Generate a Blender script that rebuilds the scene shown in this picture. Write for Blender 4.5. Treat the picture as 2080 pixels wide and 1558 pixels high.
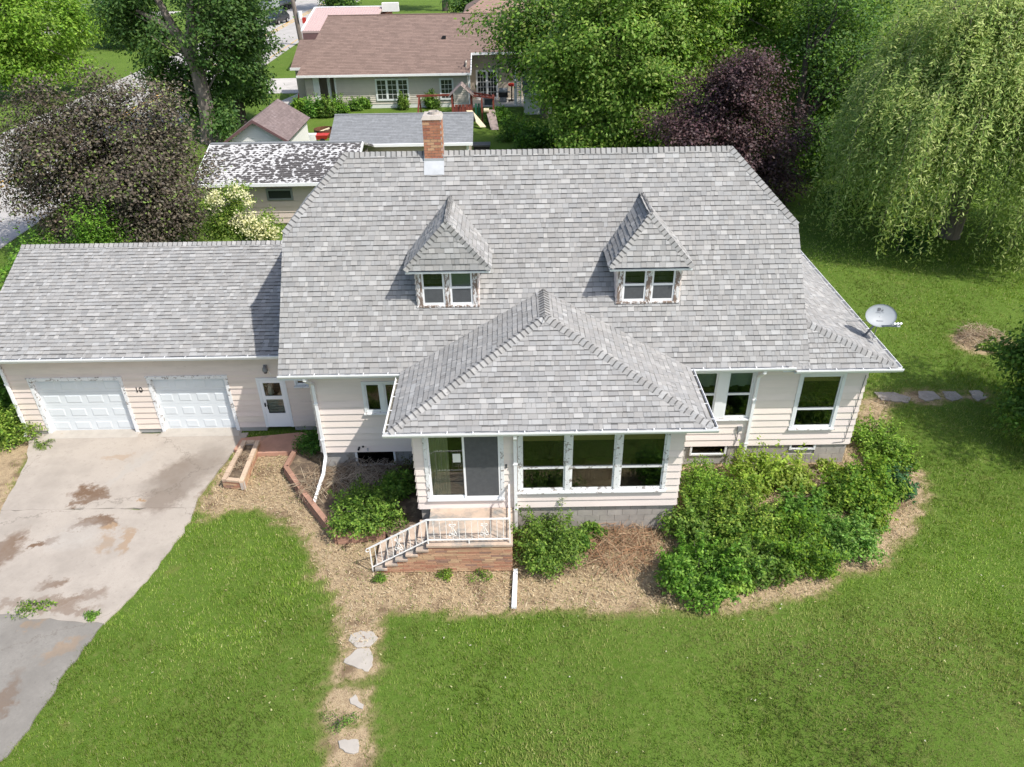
import bpy, bmesh, math, random
import numpy as np
from mathutils import Vector, Matrix, Euler
random.seed(7); RNG = np.random.default_rng(7)
for o in list(bpy.data.objects): bpy.data.objects.remove(o)
SC = bpy.context.scene
COL = SC.collection
R = math.radians

# ---------------------------------------------------------------- camera
FPX, TH, ROLL, CAMH = 1530.0, R(32.1), R(0.95), 14.4      # focal length in photo pixels, pitch, roll, height of the drone
CX, CY = 1040.0, 779.0
cam = bpy.data.cameras.new('camera')
cam_o = bpy.data.objects.new('camera', cam); COL.objects.link(cam_o)
cam.sensor_fit = 'HORIZONTAL'; cam.sensor_width = 36.0; cam.lens = 36.0 * FPX / 2080.0
cam.clip_start = 0.1; cam.clip_end = 3000
_fw = Vector((0, math.cos(TH), -math.sin(TH))); _up0 = Vector((0, math.sin(TH), math.cos(TH))); _r0 = Vector((1, 0, 0))
_rt = _r0 * math.cos(ROLL) - _up0 * math.sin(ROLL); _up = _r0 * math.sin(ROLL) + _up0 * math.cos(ROLL)
cam_o.matrix_world = Matrix(((_rt.x, _up.x, -_fw.x, 0), (_rt.y, _up.y, -_fw.y, 0), (_rt.z, _up.z, -_fw.z, CAMH), (0, 0, 0, 1)))
SC.camera = cam_o

# ---------------------------------------------------------------- sky, sun, exposure
SUN = Vector((0.50, -0.335, 0.80)).normalized()             # direction towards the sun
el = math.asin(SUN.z); az = math.atan2(SUN.x, SUN.y)
w = bpy.data.worlds.new('World'); SC.world = w; w.use_nodes = True
nt = w.node_tree; bg = nt.nodes['Background']
sky = nt.nodes.new('ShaderNodeTexSky'); sky.sky_type = 'NISHITA'; sky.sun_disc = False
sky.sun_elevation = el; sky.sun_rotation = az; sky.air_density = 1.0; sky.dust_density = 2.5; sky.ozone_density = 1.0
nt.links.new(sky.outputs[0], bg.inputs[0]); bg.inputs[1].default_value = 0.14
sl = bpy.data.lights.new('sun', 'SUN'); sl.energy = 3.7; sl.angle = R(0.7); sl.color = (1.0, 0.955, 0.89)
sun_o = bpy.data.objects.new('sun', sl); COL.objects.link(sun_o)
sun_o.rotation_euler = SUN.to_track_quat('Z', 'Y').to_euler(); sun_o.location = (30, -20, 50)
vs = SC.view_settings
SC.display_settings.display_device = 'sRGB'
vs.view_transform = 'Standard'; vs.look = 'None'; vs.exposure = 0.52; vs.gamma = 1.0; vs.use_curve_mapping = False

# ---------------------------------------------------------------- photo pixel -> point on a known plane
def ray(u, v):
    dx, dy = u - CX, v - CY
    return _fw + _rt * (dx / FPX) - _up * (dy / FPX)
O3 = Vector((0, 0, CAMH))
def pz(u, v, z=0.0): d = ray(u, v); return O3 + d * ((z - CAMH) / d.z)
def py(u, v, y): d = ray(u, v); return O3 + d * (y / d.y)
def pxx(u, v, x): d = ray(u, v); return O3 + d * (x / d.x)
def ppl(u, v, ye, ze, p):                                    # plane z = ze + p (y - ye)
    d = ray(u, v); return O3 + d * ((ze - p * ye - CAMH) / (d.z - p * d.y))
def proj_np(A):
    A = np.asarray(A, float) - np.array([0, 0, CAMH])
    f = A @ np.array(_fw); return np.stack([A @ np.array(_rt) / f * FPX + CX, CY - A @ np.array(_up) / f * FPX], -1)

# ---------------------------------------------------------------- materials
def _new(name):
    m = bpy.data.materials.new(name); m.use_nodes = True
    return m, m.node_tree, m.node_tree.nodes['Principled BSDF']
def N(nt, t, **kw):
    n = nt.nodes.new(t)
    for k, v in kw.items(): setattr(n, k, v)
    return n
def noise(nt, scale, detail=4, rough=.6, vec=None, dist=0):
    n = N(nt, 'ShaderNodeTexNoise'); n.inputs['Scale'].default_value = scale; n.inputs['Detail'].default_value = detail
    n.inputs['Roughness'].default_value = rough; n.inputs['Distortion'].default_value = dist
    if vec is not None: nt.links.new(vec, n.inputs['Vector'])
    return n
def ramp(nt, src, a, b, ca=(0, 0, 0, 1), cb=(1, 1, 1, 1)):
    r = N(nt, 'ShaderNodeValToRGB'); r.color_ramp.elements[0].position = a; r.color_ramp.elements[1].position = b
    r.color_ramp.elements[0].color = ca; r.color_ramp.elements[1].color = cb
    nt.links.new(src, r.inputs[0]); return r
def mixc(nt, fac, a, b, mode='MIX'):
    m = N(nt, 'ShaderNodeMix', data_type='RGBA', blend_type=mode)
    for s, val in ((0, fac), (6, a), (7, b)):
        if hasattr(val, 'links'): nt.links.new(val, m.inputs[s])
        elif isinstance(val, (int, float)): m.inputs[s].default_value = val
        else: m.inputs[s].default_value = (*val[:3], 1)
    return m.outputs[2]
def pos(nt, sc=None):
    g = N(nt, 'ShaderNodeNewGeometry')
    if sc is None: return g.outputs['Position']
    mp = N(nt, 'ShaderNodeMapping'); mp.inputs['Scale'].default_value = sc; nt.links.new(g.outputs['Position'], mp.inputs[0]); return mp.outputs[0]
def pmat(name, col, rough=.8, var=.18, scale=3, bump=.15, bscale=60, attr=False, metal=0, spec=.3, stretch=None,
         wear=None, wcol=(.3, .28, .25), wscale=6, dirt=None, dcol=(.2, .17, .13), dscale=1.2):
    m, nt, b = _new(name)
    P_ = pos(nt, stretch)
    n = noise(nt, scale, 5, .65, P_)
    lo = tuple(c * (1 - var) for c in col); hi = tuple(min(1, c * (1 + var)) for c in col)
    r = ramp(nt, n.outputs[0], .3, .7, (*lo, 1), (*hi, 1)); c = r.outputs[0]
    if attr:
        a = N(nt, 'ShaderNodeAttribute', attribute_name='Col'); c = mixc(nt, 1.0, c, a.outputs['Color'], 'MULTIPLY')
    if dirt:
        d = noise(nt, dscale, 6, .7, P_); dr = ramp(nt, d.outputs[0], dirt, dirt + .14); c = mixc(nt, dr.outputs[0], c, dcol)
    if wear:
        d = noise(nt, wscale, 8, .75, P_, .6); dr = ramp(nt, d.outputs[0], wear, wear + .03); c = mixc(nt, dr.outputs[0], c, wcol)
    nt.links.new(c, b.inputs['Base Color'])
    b.inputs['Roughness'].default_value = rough; b.inputs['Metallic'].default_value = metal; b.inputs['Specular IOR Level'].default_value = spec
    if bump:
        bn = noise(nt, bscale, 3, .6, P_); bp = N(nt, 'ShaderNodeBump'); bp.inputs['Strength'].default_value = bump; bp.inputs['Distance'].default_value = .01
        nt.links.new(bn.outputs[0], bp.inputs['Height']); nt.links.new(bp.outputs[0], b.inputs['Normal'])
    return m
def leafmat(name, trans=.45, rough=.55):
    m, nt, b = _new(name)
    a = N(nt, 'ShaderNodeAttribute', attribute_name='Col'); nt.links.new(a.outputs['Color'], b.inputs['Base Color'])
    b.inputs['Roughness'].default_value = rough; b.inputs['Specular IOR Level'].default_value = .25
    t = N(nt, 'ShaderNodeBsdfTranslucent'); g = mixc(nt, 1.0, a.outputs['Color'], (1.15, 1.2, .6), 'MULTIPLY'); nt.links.new(g, t.inputs[0])
    x = N(nt, 'ShaderNodeMixShader'); x.inputs[0].default_value = trans
    nt.links.new(b.outputs[0], x.inputs[1]); nt.links.new(t.outputs[0], x.inputs[2])
    nt.links.new(x.outputs[0], nt.nodes['Material Output'].inputs[0]); return m
def glassmat(name, tint=(.55, .6, .58), base=.06):
    m, nt, b = _new(name)
    t = N(nt, 'ShaderNodeBsdfTransparent'); t.inputs[0].default_value = (*tint, 1)
    g = N(nt, 'ShaderNodeBsdfGlossy'); g.inputs['Roughness'].default_value = .02
    f = N(nt, 'ShaderNodeFresnel'); f.inputs[0].default_value = 1.5
    ad = N(nt, 'ShaderNodeMath', operation='ADD'); ad.inputs[1].default_value = base; nt.links.new(f.outputs[0], ad.inputs[0])
    x = N(nt, 'ShaderNodeMixShader'); nt.links.new(ad.outputs[0], x.inputs[0]); nt.links.new(t.outputs[0], x.inputs[1]); nt.links.new(g.outputs[0], x.inputs[2])
    nt.links.new(x.outputs[0], nt.nodes['Material Output'].inputs[0]); return m

M = {}
M['shingle'] = pmat('shingle_granules', (1, 1, 1), .95, .07, 2.2, .5, 260, attr=True, spec=.15)
M['deck'] = pmat('roof_felt', (.16, .16, .165), .95, .15)
M['siding'] = pmat('siding_paint', (.765, .68, .63), .6, .045, 1.2, .06, 30, attr=True, stretch=(1, 1, 5), wear=.74, wcol=(.55, .49, .45), wscale=2.2)
M['siding_worn'] = pmat('siding_worn_paint', (.69, .60, .535), .7, .06, 1.5, .1, 30, attr=True, stretch=(1, 1, 5), wear=.67, wcol=(.46, .40, .35), wscale=3, dirt=.62, dcol=(.5, .42, .36), dscale=2)
M['trim'] = pmat('trim_paint', (.74, .76, .77), .5, .05, 2, .08, 50, spec=.4, wear=.72, wcol=(.36, .33, .31), wscale=5)
M['trim_worn'] = pmat('trim_peeling', (.74, .75, .75), .65, .06, 2, .25, 60, wear=.55, wcol=(.27, .24, .22), wscale=7)
M['trim_bare'] = pmat('trim_bare_wood', (.68, .67, .66), .75, .1, 4, .3, 60, wear=.47, wcol=(.2, .15, .12), wscale=11, stretch=(1, 1, .3))
M['metal_white'] = pmat('white_aluminium', (.80, .81, .82), .4, .03, 2, .03, 30, spec=.5)
M['gutter_in'] = pmat('gutter_debris', (.16, .15, .12), .95, .35, 14, .3)
M['soffit'] = pmat('soffit', (.55, .5, .46), .7, .05)
M['door_white'] = pmat('garage_door_paint', (.64, .68, .70), .45, .03, 1, .05, 20, spec=.45)
M['glass'] = glassmat('window_glass', (.72, .76, .73), .01)
M['glass_dark'] = glassmat('screened_glass', (.16, .17, .18), .01)
M['screen'] = pmat('insect_screen', (.085, .09, .095), .7, .12, 9, .05)
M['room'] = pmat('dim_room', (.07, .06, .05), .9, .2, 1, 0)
M['wood_blind'] = pmat('wood_valance', (.72, .50, .20), .6, .12, 3, .05, stretch=(1, 1, 12))
M['curtain'] = pmat('pale_curtain', (.88, .80, .54), .9, .08, 3, .05)
M['shade_cloth'] = pmat('roller_shade', (.50, .55, .50), .9, .05)
M['block'] = pmat('concrete_block', (.37, .34, .31), .92, .14, 3, .4, 70, attr=True)
M['concrete_wall'] = pmat('foundation_concrete', (.36, .35, .33), .92, .16, 2, .3, 40, dirt=.58)
M['mortar'] = pmat('mortar', (.42, .38, .34), .95, .12, 8, .3)
M['brick'] = pmat('brick', (1, 1, 1), .88, .14, 12, .35, 90, attr=True, spec=.2)
M['iron_white'] = pmat('white_iron', (.82, .81, .79), .45, .05, 5, .05, wear=.7, wcol=(.35, .22, .15), wscale=9)
M['red_concrete'] = pmat('red_concrete', (.44, .25, .18), .9, .16, 2, .25, 40, dirt=.56, dcol=(.2, .16, .11), dscale=2)
M['step_concrete'] = pmat('step_concrete', (.47, .37, .29), .9, .18, 2.4, .25, 50, dirt=.50, dcol=(.24, .235, .22), dscale=1.6)
M['flash'] = pmat('galvanised', (.42, .44, .46), .55, .1, 3, .05, metal=.2)
M['black'] = pmat('black_plastic', (.02, .02, .022), .5, .1)
M['dark_metal'] = pmat('dark_metal', (.08, .085, .09), .5, .1)
M['grey_metal'] = pmat('grey_metal', (.25, .26, .28), .45, .1, metal=.2)
M['dish'] = pmat('dish_paint', (.27, .295, .315), .5, .06, 2, .02, spec=.4)
M['print'] = pmat('dark_print', (.06, .065, .075), .6, .05)
M['print_soft'] = pmat('faded_print', (.30, .32, .35), .6, .05)
M['paper'] = pmat('paper', (.72, .74, .70), .8, .03)
M['soil'] = pmat('bed_soil', (.115, .085, .06), .98, .35, 6, .6, 30, dirt=.5, dcol=(.26, .2, .13), dscale=4)
M['bark'] = pmat('bark', (.17, .145, .125), .95, .3, 5, .7, 14, stretch=(1, 1, .25))
M['bark_dark'] = pmat('dark_bark', (.075, .062, .055), .95, .3, 5, .7, 14, stretch=(1, 1, .25))
M['twig'] = pmat('dead_twig', (.34, .27, .2), .9, .25, 10, .1)
M['leaf'] = leafmat('leaf'); M['leaf_dark'] = leafmat('leaf_dark', .22, .5); M['grass'] = leafmat('grass_blade', .30, .6); M['straw'] = leafmat('straw_bits', .1, .8)
M['flower'] = leafmat('flower', .3, .7)
M['stone'] = pmat('stepping_stone', (.38, .35, .31), .92, .10, 3, .3, 40, dirt=.62, dcol=(.33, .28, .22), dscale=3)
M['stone_grey'] = pmat('grey_slab', (.31, .28, .25), .92, .18, 3, .3, 40, dirt=.55, dcol=(.2, .17, .13), dscale=2)

# ---------------------------------------------------------------- mesh + object helpers
OFF = {}
class MB:
    def __init__(s): s.v = []; s.f = []; s.c = []; s.cc = (1, 1, 1)
    def col(s, c): s.cc = tuple(c); return s
    def add(s, vs, fs):
        b = len(s.v); s.v += [tuple(p) for p in vs]
        for f in fs: s.f.append(tuple(b + i for i in f)); s.c.append(s.cc)
        return s
    def hexa(s, p):   # 8 points: bottom loop then top loop
        return s.add(p, [(3, 2, 1, 0), (4, 5, 6, 7), (0, 1, 5, 4), (1, 2, 6, 5), (2, 3, 7, 6), (3, 0, 4, 7)])
    def box(s, x0, x1, y0, y1, z0, z1):
        if x0 > x1: x0, x1 = x1, x0
        if y0 > y1: y0, y1 = y1, y0
        if z0 > z1: z0, z1 = z1, z0
        return s.hexa([(x0, y0, z0), (x1, y0, z0), (x1, y1, z0), (x0, y1, z0), (x0, y0, z1), (x1, y0, z1), (x1, y1, z1), (x0, y1, z1)])
    def obox(s, c, ax, ay, az, hx, hy, hz):
        c = Vector(c); ax, ay, az = Vector(ax).normalized() * hx, Vector(ay).normalized() * hy, Vector(az).normalized() * hz
        return s.hexa([c - ax - ay - az, c + ax - ay - az, c + ax + ay - az, c - ax + ay - az, c - ax - ay + az, c + ax - ay + az, c + ax + ay + az, c - ax + ay + az])
    def bar(s, a, b, wdt, hgt=None, up=(0, 0, 1)):
        a, b = Vector(a), Vector(b); d = b - a; L = d.length; d = d / L
        u = Vector(up);
        if abs(d.dot(u)) > .99: u = Vector((0, 1, 0))
        sx = d.cross(u).normalized(); sz = sx.cross(d)
        return s.obox((a + b) / 2, d, sx, sz, L / 2, wdt / 2, (hgt or wdt) / 2)
    def prism(s, poly, n):   # 3D convex-ish polygon pushed along n
        k = len(poly); n = Vector(n); a = [Vector(p) for p in poly]; bq = [p + n for p in a]
        fs = [tuple(range(k)), tuple(range(2 * k - 1, k - 1, -1))] + [(i, (i + k), (i + 1) % k + k, (i + 1) % k) for i in range(k)]
        return s.add(a + bq, fs)
    def tube(s, pts, rad, n=8, cap=True):
        pts = [Vector(p) for p in pts]
        if not hasattr(rad, '__len__'): rad = [rad] * len(pts)
        b = len(s.v); ref = None
        for i, p in enumerate(pts):
            d = (pts[min(i + 1, len(pts) - 1)] - pts[max(i - 1, 0)])
            d = d.normalized() if d.length > 1e-9 else Vector((0, 0, 1))
            if ref is None: ref = d.orthogonal().normalized()
            ref = (ref - d * ref.dot(d))
            ref = ref.normalized() if ref.length > 1e-6 else d.orthogonal().normalized()
            e = d.cross(ref)
            for k in range(n):
                t = 2 * math.pi * k / n; s.v.append(tuple(p + (ref * math.cos(t) + e * math.sin(t)) * rad[i]))
        for i in range(len(pts) - 1):
            for k in range(n):
                s.f.append((b + i * n + k, b + i * n + (k + 1) % n, b + (i + 1) * n + (k + 1) % n, b + (i + 1) * n + k)); s.c.append(s.cc)
        if cap:
            s.f.append(tuple(b + k for k in range(n - 1, -1, -1))); s.c.append(s.cc)
            e0 = b + (len(pts) - 1) * n; s.f.append(tuple(e0 + k for k in range(n))); s.c.append(s.cc)
        return s
    def lathe(s, c, prof, n=20):   # prof: (r, z)
        b = len(s.v); c = Vector(c)
        for r, z in prof:
            for k in range(n):
                t = 2 * math.pi * k / n; s.v.append((c.x + r * math.cos(t), c.y + r * math.sin(t), c.z + z))
        for i in range(len(prof) - 1):
            for k in range(n):
                s.f.append((b + i * n + k, b + i * n + (k + 1) % n, b + (i + 1) * n + (k + 1) % n, b + (i + 1) * n + k)); s.c.append(s.cc)
        return s
    def build(s, name, mat, parent=None, smooth=False, kind=None):
        off = OFF.get(parent.name, Vector()) if parent else Vector()
        me = bpy.data.meshes.new(name)
        me.from_pydata([(a - off.x, b - off.y, c - off.z) for a, b, c in s.v], [], s.f)
        at = me.attributes.new('Col', 'FLOAT_COLOR', 'FACE')
        at.data.foreach_set('color', np.array([(*c, 1) for c in s.c], np.float32).ravel())
        if smooth: me.polygons.foreach_set('use_smooth', [True] * len(me.polygons))
        me.update()
        return link(name, me, mat, parent, kind)
def link(name, me, mat, parent=None, kind=None):
    if isinstance(mat, str): mat = M[mat]
    if mat and not me.materials: me.materials.append(mat)
    o = bpy.data.objects.new(name, me); COL.objects.link(o)
    if parent: o.parent = parent; OFF[o.name] = OFF.get(parent.name, Vector())
    else: OFF[o.name] = Vector()
    if kind: o['kind'] = kind
    return o
def tag(o, label, cat, group=None):
    o['label'] = label; o['category'] = cat
    if group: o['group'] = group
    return o
def thing(name, label, cat, loc=(0, 0, 0), group=None):
    o = bpy.data.objects.new(name, None); COL.objects.link(o); o.location = loc; o.empty_display_size = .2
    OFF[o.name] = Vector(loc); return tag(o, label, cat, group)
def struct(mb, name, mat): return mb.build(name, mat, None, kind='structure')
def copy_tree(o, parent=None):
    c = o.copy(); COL.objects.link(c)
    if parent: c.parent = parent
    OFF[c.name] = OFF[o.name]
    for ch in list(o.children): copy_tree(ch, c)
    return c
def text_mesh(txt, size, ext=.004, shear=0):
    cu = bpy.data.curves.new('txt', 'FONT'); cu.body = txt; cu.size = size; cu.extrude = ext; cu.align_x = 'CENTER'; cu.align_y = 'CENTER'; cu.resolution_u = 3; cu.shear = shear
    ob = bpy.data.objects.new('txt', cu); COL.objects.link(ob)
    me = bpy.data.meshes.new_from_object(ob.evaluated_get(bpy.context.evaluated_depsgraph_get()))
    bpy.data.objects.remove(ob); return me
def quads_np(name, V, cols, mat, parent=None, kind=None, k=4):
    """V: (n,k,3) polygons, cols (n,3)"""
    n = len(V); off = OFF.get(parent.name, Vector()) if parent else Vector()
    me = bpy.data.meshes.new(name)
    me.vertices.add(n * k); me.vertices.foreach_set('co', (V.reshape(-1, 3) - np.array(off)).astype(np.float32).ravel())
    me.loops.add(n * k); me.loops.foreach_set('vertex_index', np.arange(n * k, dtype=np.int32))
    me.polygons.add(n); me.polygons.foreach_set('loop_start', np.arange(0, n * k, k, dtype=np.int32))
    at = me.attributes.new('Col', 'FLOAT_COLOR', 'FACE')
    at.data.foreach_set('color', np.concatenate([np.clip(cols, 0, 1), np.ones((n, 1))], 1).astype(np.float32).ravel())
    me.update(calc_edges=True)
    return link(name, me, mat, parent, kind)
# ================================================================ THE HOUSE
YW, YG, ZE, PM = 18.1, 17.45, 3.80, 1.13          # front wall, gutter lip, eave height, main roof pitch
YE = YG + .12
XL = py(562, 765, YG).x; XR = py(1649, 745, YG).x  # rakes of the main roof
XWL = py(655, 918, YW).x                           # left corner of the main front wall
XWR = py(1723, 901, YW).x                          # right corner of the side wing
ZS = .75                                           # underside of the siding, main walls
house = thing('house', 'pale pink clapboard house with grey shingle roof, two dormers and attached two-bay garage', 'house', ((XL + XR) / 2, YW, 0))
def H(mb, name, mat, parent=None, **k): return mb.build(name, mat, parent or house, **k)

# ---------------------------------------------------------------- shingled roofs
SH = []      # (roof object, 6 verts, colour)
def shingle_col():
    r = random.random()
    b = random.uniform(.275, .315) if r < .60 else (random.uniform(.315, .35) if r < .85 else (random.uniform(.355, .40) if r < .95 else random.uniform(.245, .27)))
    t = random.uniform(-.012, .016); return (b * (1.005 + t), b * 1.0, b * (.98 - t))
def roof_face(poly, roof, e=.145, shing=True, vmax_rows=None):
    P0 = [Vector(p) for p in poly]
    u = (P0[1] - P0[0]).normalized(); n = u.cross(P0[2] - P0[0]).normalized()
    if n.z < 0: n = -n
    v = n.cross(u)
    if v.z < 0: v = -v
    o = P0[0]; q = [((p - o).dot(u), (p - o).dot(v)) for p in P0]; vm = max(a[1] for a in q)
    def ext(t):
        t = min(max(t, 0.0005), vm - .0005); xs = []
        for i in range(len(q)):
            (a, b), (c, d) = q[i], q[(i + 1) % len(q)]
            if (b - t) * (d - t) <= 0 and b != d: xs.append(a + (c - a) * (t - b) / (d - b))
        return min(xs), max(xs)
    if not shing: return
    j = 0
    while j * e < vm - .02:
        v0 = j * e - (.02 if j == 0 else 0); v1 = min(j * e + e + .02, vm - .001)
        l0, r0 = ext(v0); l1, r1 = ext(v1); t = min(l0, l1) - random.uniform(0, .25)
        lift = 0
        while t < max(r0, r1):
            wd = random.choice((.09, .11, .13, .15, .17, .20, .24)) * random.uniform(.9, 1.1)
            cl = lambda x, a, b: min(max(x, a), b)
            a0, b0, a1, b1 = cl(t + .003, l0, r0), cl(t + wd - .003, l0, r0), cl(t + .003, l1, r1), cl(t + wd - .003, l1, r1)
            t += wd; lift = random.choice((.007, .019)) if random.random() < .75 else lift
            if b0 - a0 < .015 and b1 - a1 < .015: continue
            W = lambda a, b, h: o + u * a + v * b + n * h
            jit = random.uniform(-.004, .004)
            vb = v0 + (e * random.uniform(.80, .86)); f_ = (vb - v0) / (v1 - v0); am, bm = a0 + (a1 - a0) * f_, b0 + (b1 - b0) * f_; hm = (.004 + lift) * (1 - f_) + .002 * f_
            SH.append((roof, [W(a0, v0 + jit, .0), W(b0, v0 + jit, .0), W(b0, v0 + jit, .004 + lift), W(a0, v0 + jit, .004 + lift), W(b1, v1, .002), W(a1, v1, .002), W(am, vb, hm), W(bm, vb, hm)], shingle_col()))
        j += 1
def deck(name, faces, th=.07):
    mb = MB(); mb.col((.9, .9, .9))
    for poly in faces:
        P0 = [Vector(p) for p in poly]; n = (P0[1] - P0[0]).cross(P0[2] - P0[0]).normalized()
        if n.z < 0: n = -n
        mb.prism([p - n * .003 for p in P0], -n * th)
    return H(mb, name, 'deck')
def ridge_caps(a, b, s1, s2, roof, e=.15, wd=.155):
    a, b = Vector(a), Vector(b); d = b - a; L = d.length; d /= L; s1, s2 = Vector(s1).normalized(), Vector(s2).normalized()
    up = -(s1 + s2).normalized(); k = int(L / e)
    for i in range(k + 1):
        q0 = a + d * (i * e); q1 = a + d * min(i * e + e + .04, L + .03)
        w_ = wd * random.uniform(.95, 1.05); h0, h1 = .040, .018
        vs = []
        for q, h in ((q0, h0), (q1, h1)):
            vs += [q + s1 * w_ + up * (h - .012), q + s1 * .05 + up * h, q + up * (h + .008), q + s2 * .05 + up * h, q + s2 * w_ + up * (h - .012)]
        vs += [q0 + s1 * w_, q0 + s1 * .03 + up * .0, q0 + s2 * .03 + up * .0, q0 + s2 * w_]
        fs = [(0, 1, 6, 5), (1, 2, 7, 6), (2, 3, 8, 7), (3, 4, 9, 8), (10, 11, 1, 0), (11, 12, 3, 2, 1), (12, 13, 4, 3)]
        c = shingle_col(); mb = MB().col(c); mb.add(vs, fs[:4]); b_ = [q0 + s1 * w_ + up * (h0 - .012) - d * .022, q0 + s1 * .05 + up * h0 - d * .022, q0 + up * (h0 + .008) - d * .022, q0 + s2 * .05 + up * h0 - d * .022, q0 + s2 * w_ + up * (h0 - .012) - d * .022]
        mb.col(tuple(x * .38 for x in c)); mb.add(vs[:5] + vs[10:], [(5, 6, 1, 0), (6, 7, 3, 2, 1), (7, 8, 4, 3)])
        lo = [q1 - d * .042 + s1 * (w_ + .001) + up * (h1 + .002), q1 - d * .042 + s1 * .05 + up * (h1 + .013), q1 - d * .042 + up * (h1 + .021), q1 - d * .042 + s2 * .05 + up * (h1 + .013), q1 - d * .042 + s2 * (w_ + .001) + up * (h1 + .002)]
        hi = [p - d * .03 + up * .006 for p in lo]
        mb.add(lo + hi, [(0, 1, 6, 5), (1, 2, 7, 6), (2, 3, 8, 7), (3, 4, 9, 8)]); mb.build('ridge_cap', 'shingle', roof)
def slope_dir(face_pts, ridge_dir):
    P0 = [Vector(p) for p in face_pts]; n = (P0[1] - P0[0]).cross(P0[2] - P0[0]).normalized()
    d = n.cross(Vector(ridge_dir)).normalized()
    return d if d.z < 0 else -d
def caps_on(a, b, f1, f2, roof, **k):
    d = (Vector(b) - Vector(a)).normalized(); s1, s2 = slope_dir(f1, d), slope_dir(f2, d)
    c1 = sum((Vector(p) for p in f1), Vector()) / len(f1); c2 = sum((Vector(p) for p in f2), Vector()) / len(f2); m = (Vector(a) + Vector(b)) / 2
    def tow(s, c):
        w_ = (c - m); w_ -= d * w_.dot(d); return s if s.dot(w_) > 0 else -s
    ridge_caps(a, b, tow(s1, c1), tow(s2, c2), roof, **k)

mz = lambda y: ZE + PM * (y - YE)
# main roof: jerkinhead (clipped gables)
yr = (ppl(700, 312, YE, ZE, PM).y + ppl(1487, 299, YE, ZE, PM).y) / 2
xr0, xr1 = ppl(700, 312, YE, ZE, PM).x, ppl(1487, 299, YE, ZE, PM).x
yj = (ppl(570, 467, YE, ZE, PM).y + ppl(1625, 459, YE, ZE, PM).y) / 2
ZR, ZJ = mz(yr), mz(yj); yb = 2 * yr
A = [(XL, YE, ZE), (XR, YE, ZE), (XR, yj, ZJ), (xr1, yr, ZR), (xr0, yr, ZR), (XL, yj, ZJ)]
Bk = [(x, yb - y, z) for x, y, z in A]
JL = [(XL, yb - yj, ZJ), (XL, yj, ZJ), (xr0, yr, ZR)]
JR = [(XR, yj, ZJ), (XR, yb - yj, ZJ), (xr1, yr, ZR)]
main_roof = deck('main_roof', [A, [Bk[i] for i in (1, 0, 5, 4, 3, 2)], JL, JR], .09)
roof_face(A, main_roof); roof_face(JL, main_roof); roof_face(JR, main_roof)
caps_on((xr0, yr, ZR), (xr1, yr, ZR), A, Bk, main_roof)
caps_on((XL, yj, ZJ), (xr0, yr, ZR), A, JL, main_roof); caps_on((XR, yj, ZJ), (xr1, yr, ZR), A, JR, main_roof)
# porch roof: hip, running back into the main slope
YP = 15.3; YPG = YP - .65; YPE = YPG + .12; ZP = ZE
px0, px1 = py(776, 884, YPG).x + .12, py(1462, 870, YPG).x - .12
zpa = ZP + .62 * 2.72; pa = Vector((py(1107, 645, YPE + 2.72).x, YPE + 2.72, zpa))
ybk = YE + (zpa - ZE) / PM + .02
pb = Vector((pa.x + .02, ybk, zpa)); yvl = YE + .02
PF = [(px0, YPE, ZP), (px1, YPE, ZP), pa]
PL = [(px0, yvl, ZP), (px0, YPE, ZP), pa, pb]; PR = [(px1, YPE, ZP), (px1, yvl, ZP), pb, pa]
porch_roof = deck('porch_roof', [PF, PL, PR], .07)
for f in (PF, PL, PR): roof_face(f, porch_roof)
caps_on((px0 + .02, YPE + .02, ZP), pa, PF, PL, porch_roof); caps_on((px1 - .02, YPE + .02, ZP), pa, PF, PR, porch_roof); caps_on(pa, pb, PL, PR, porch_roof)
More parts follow.
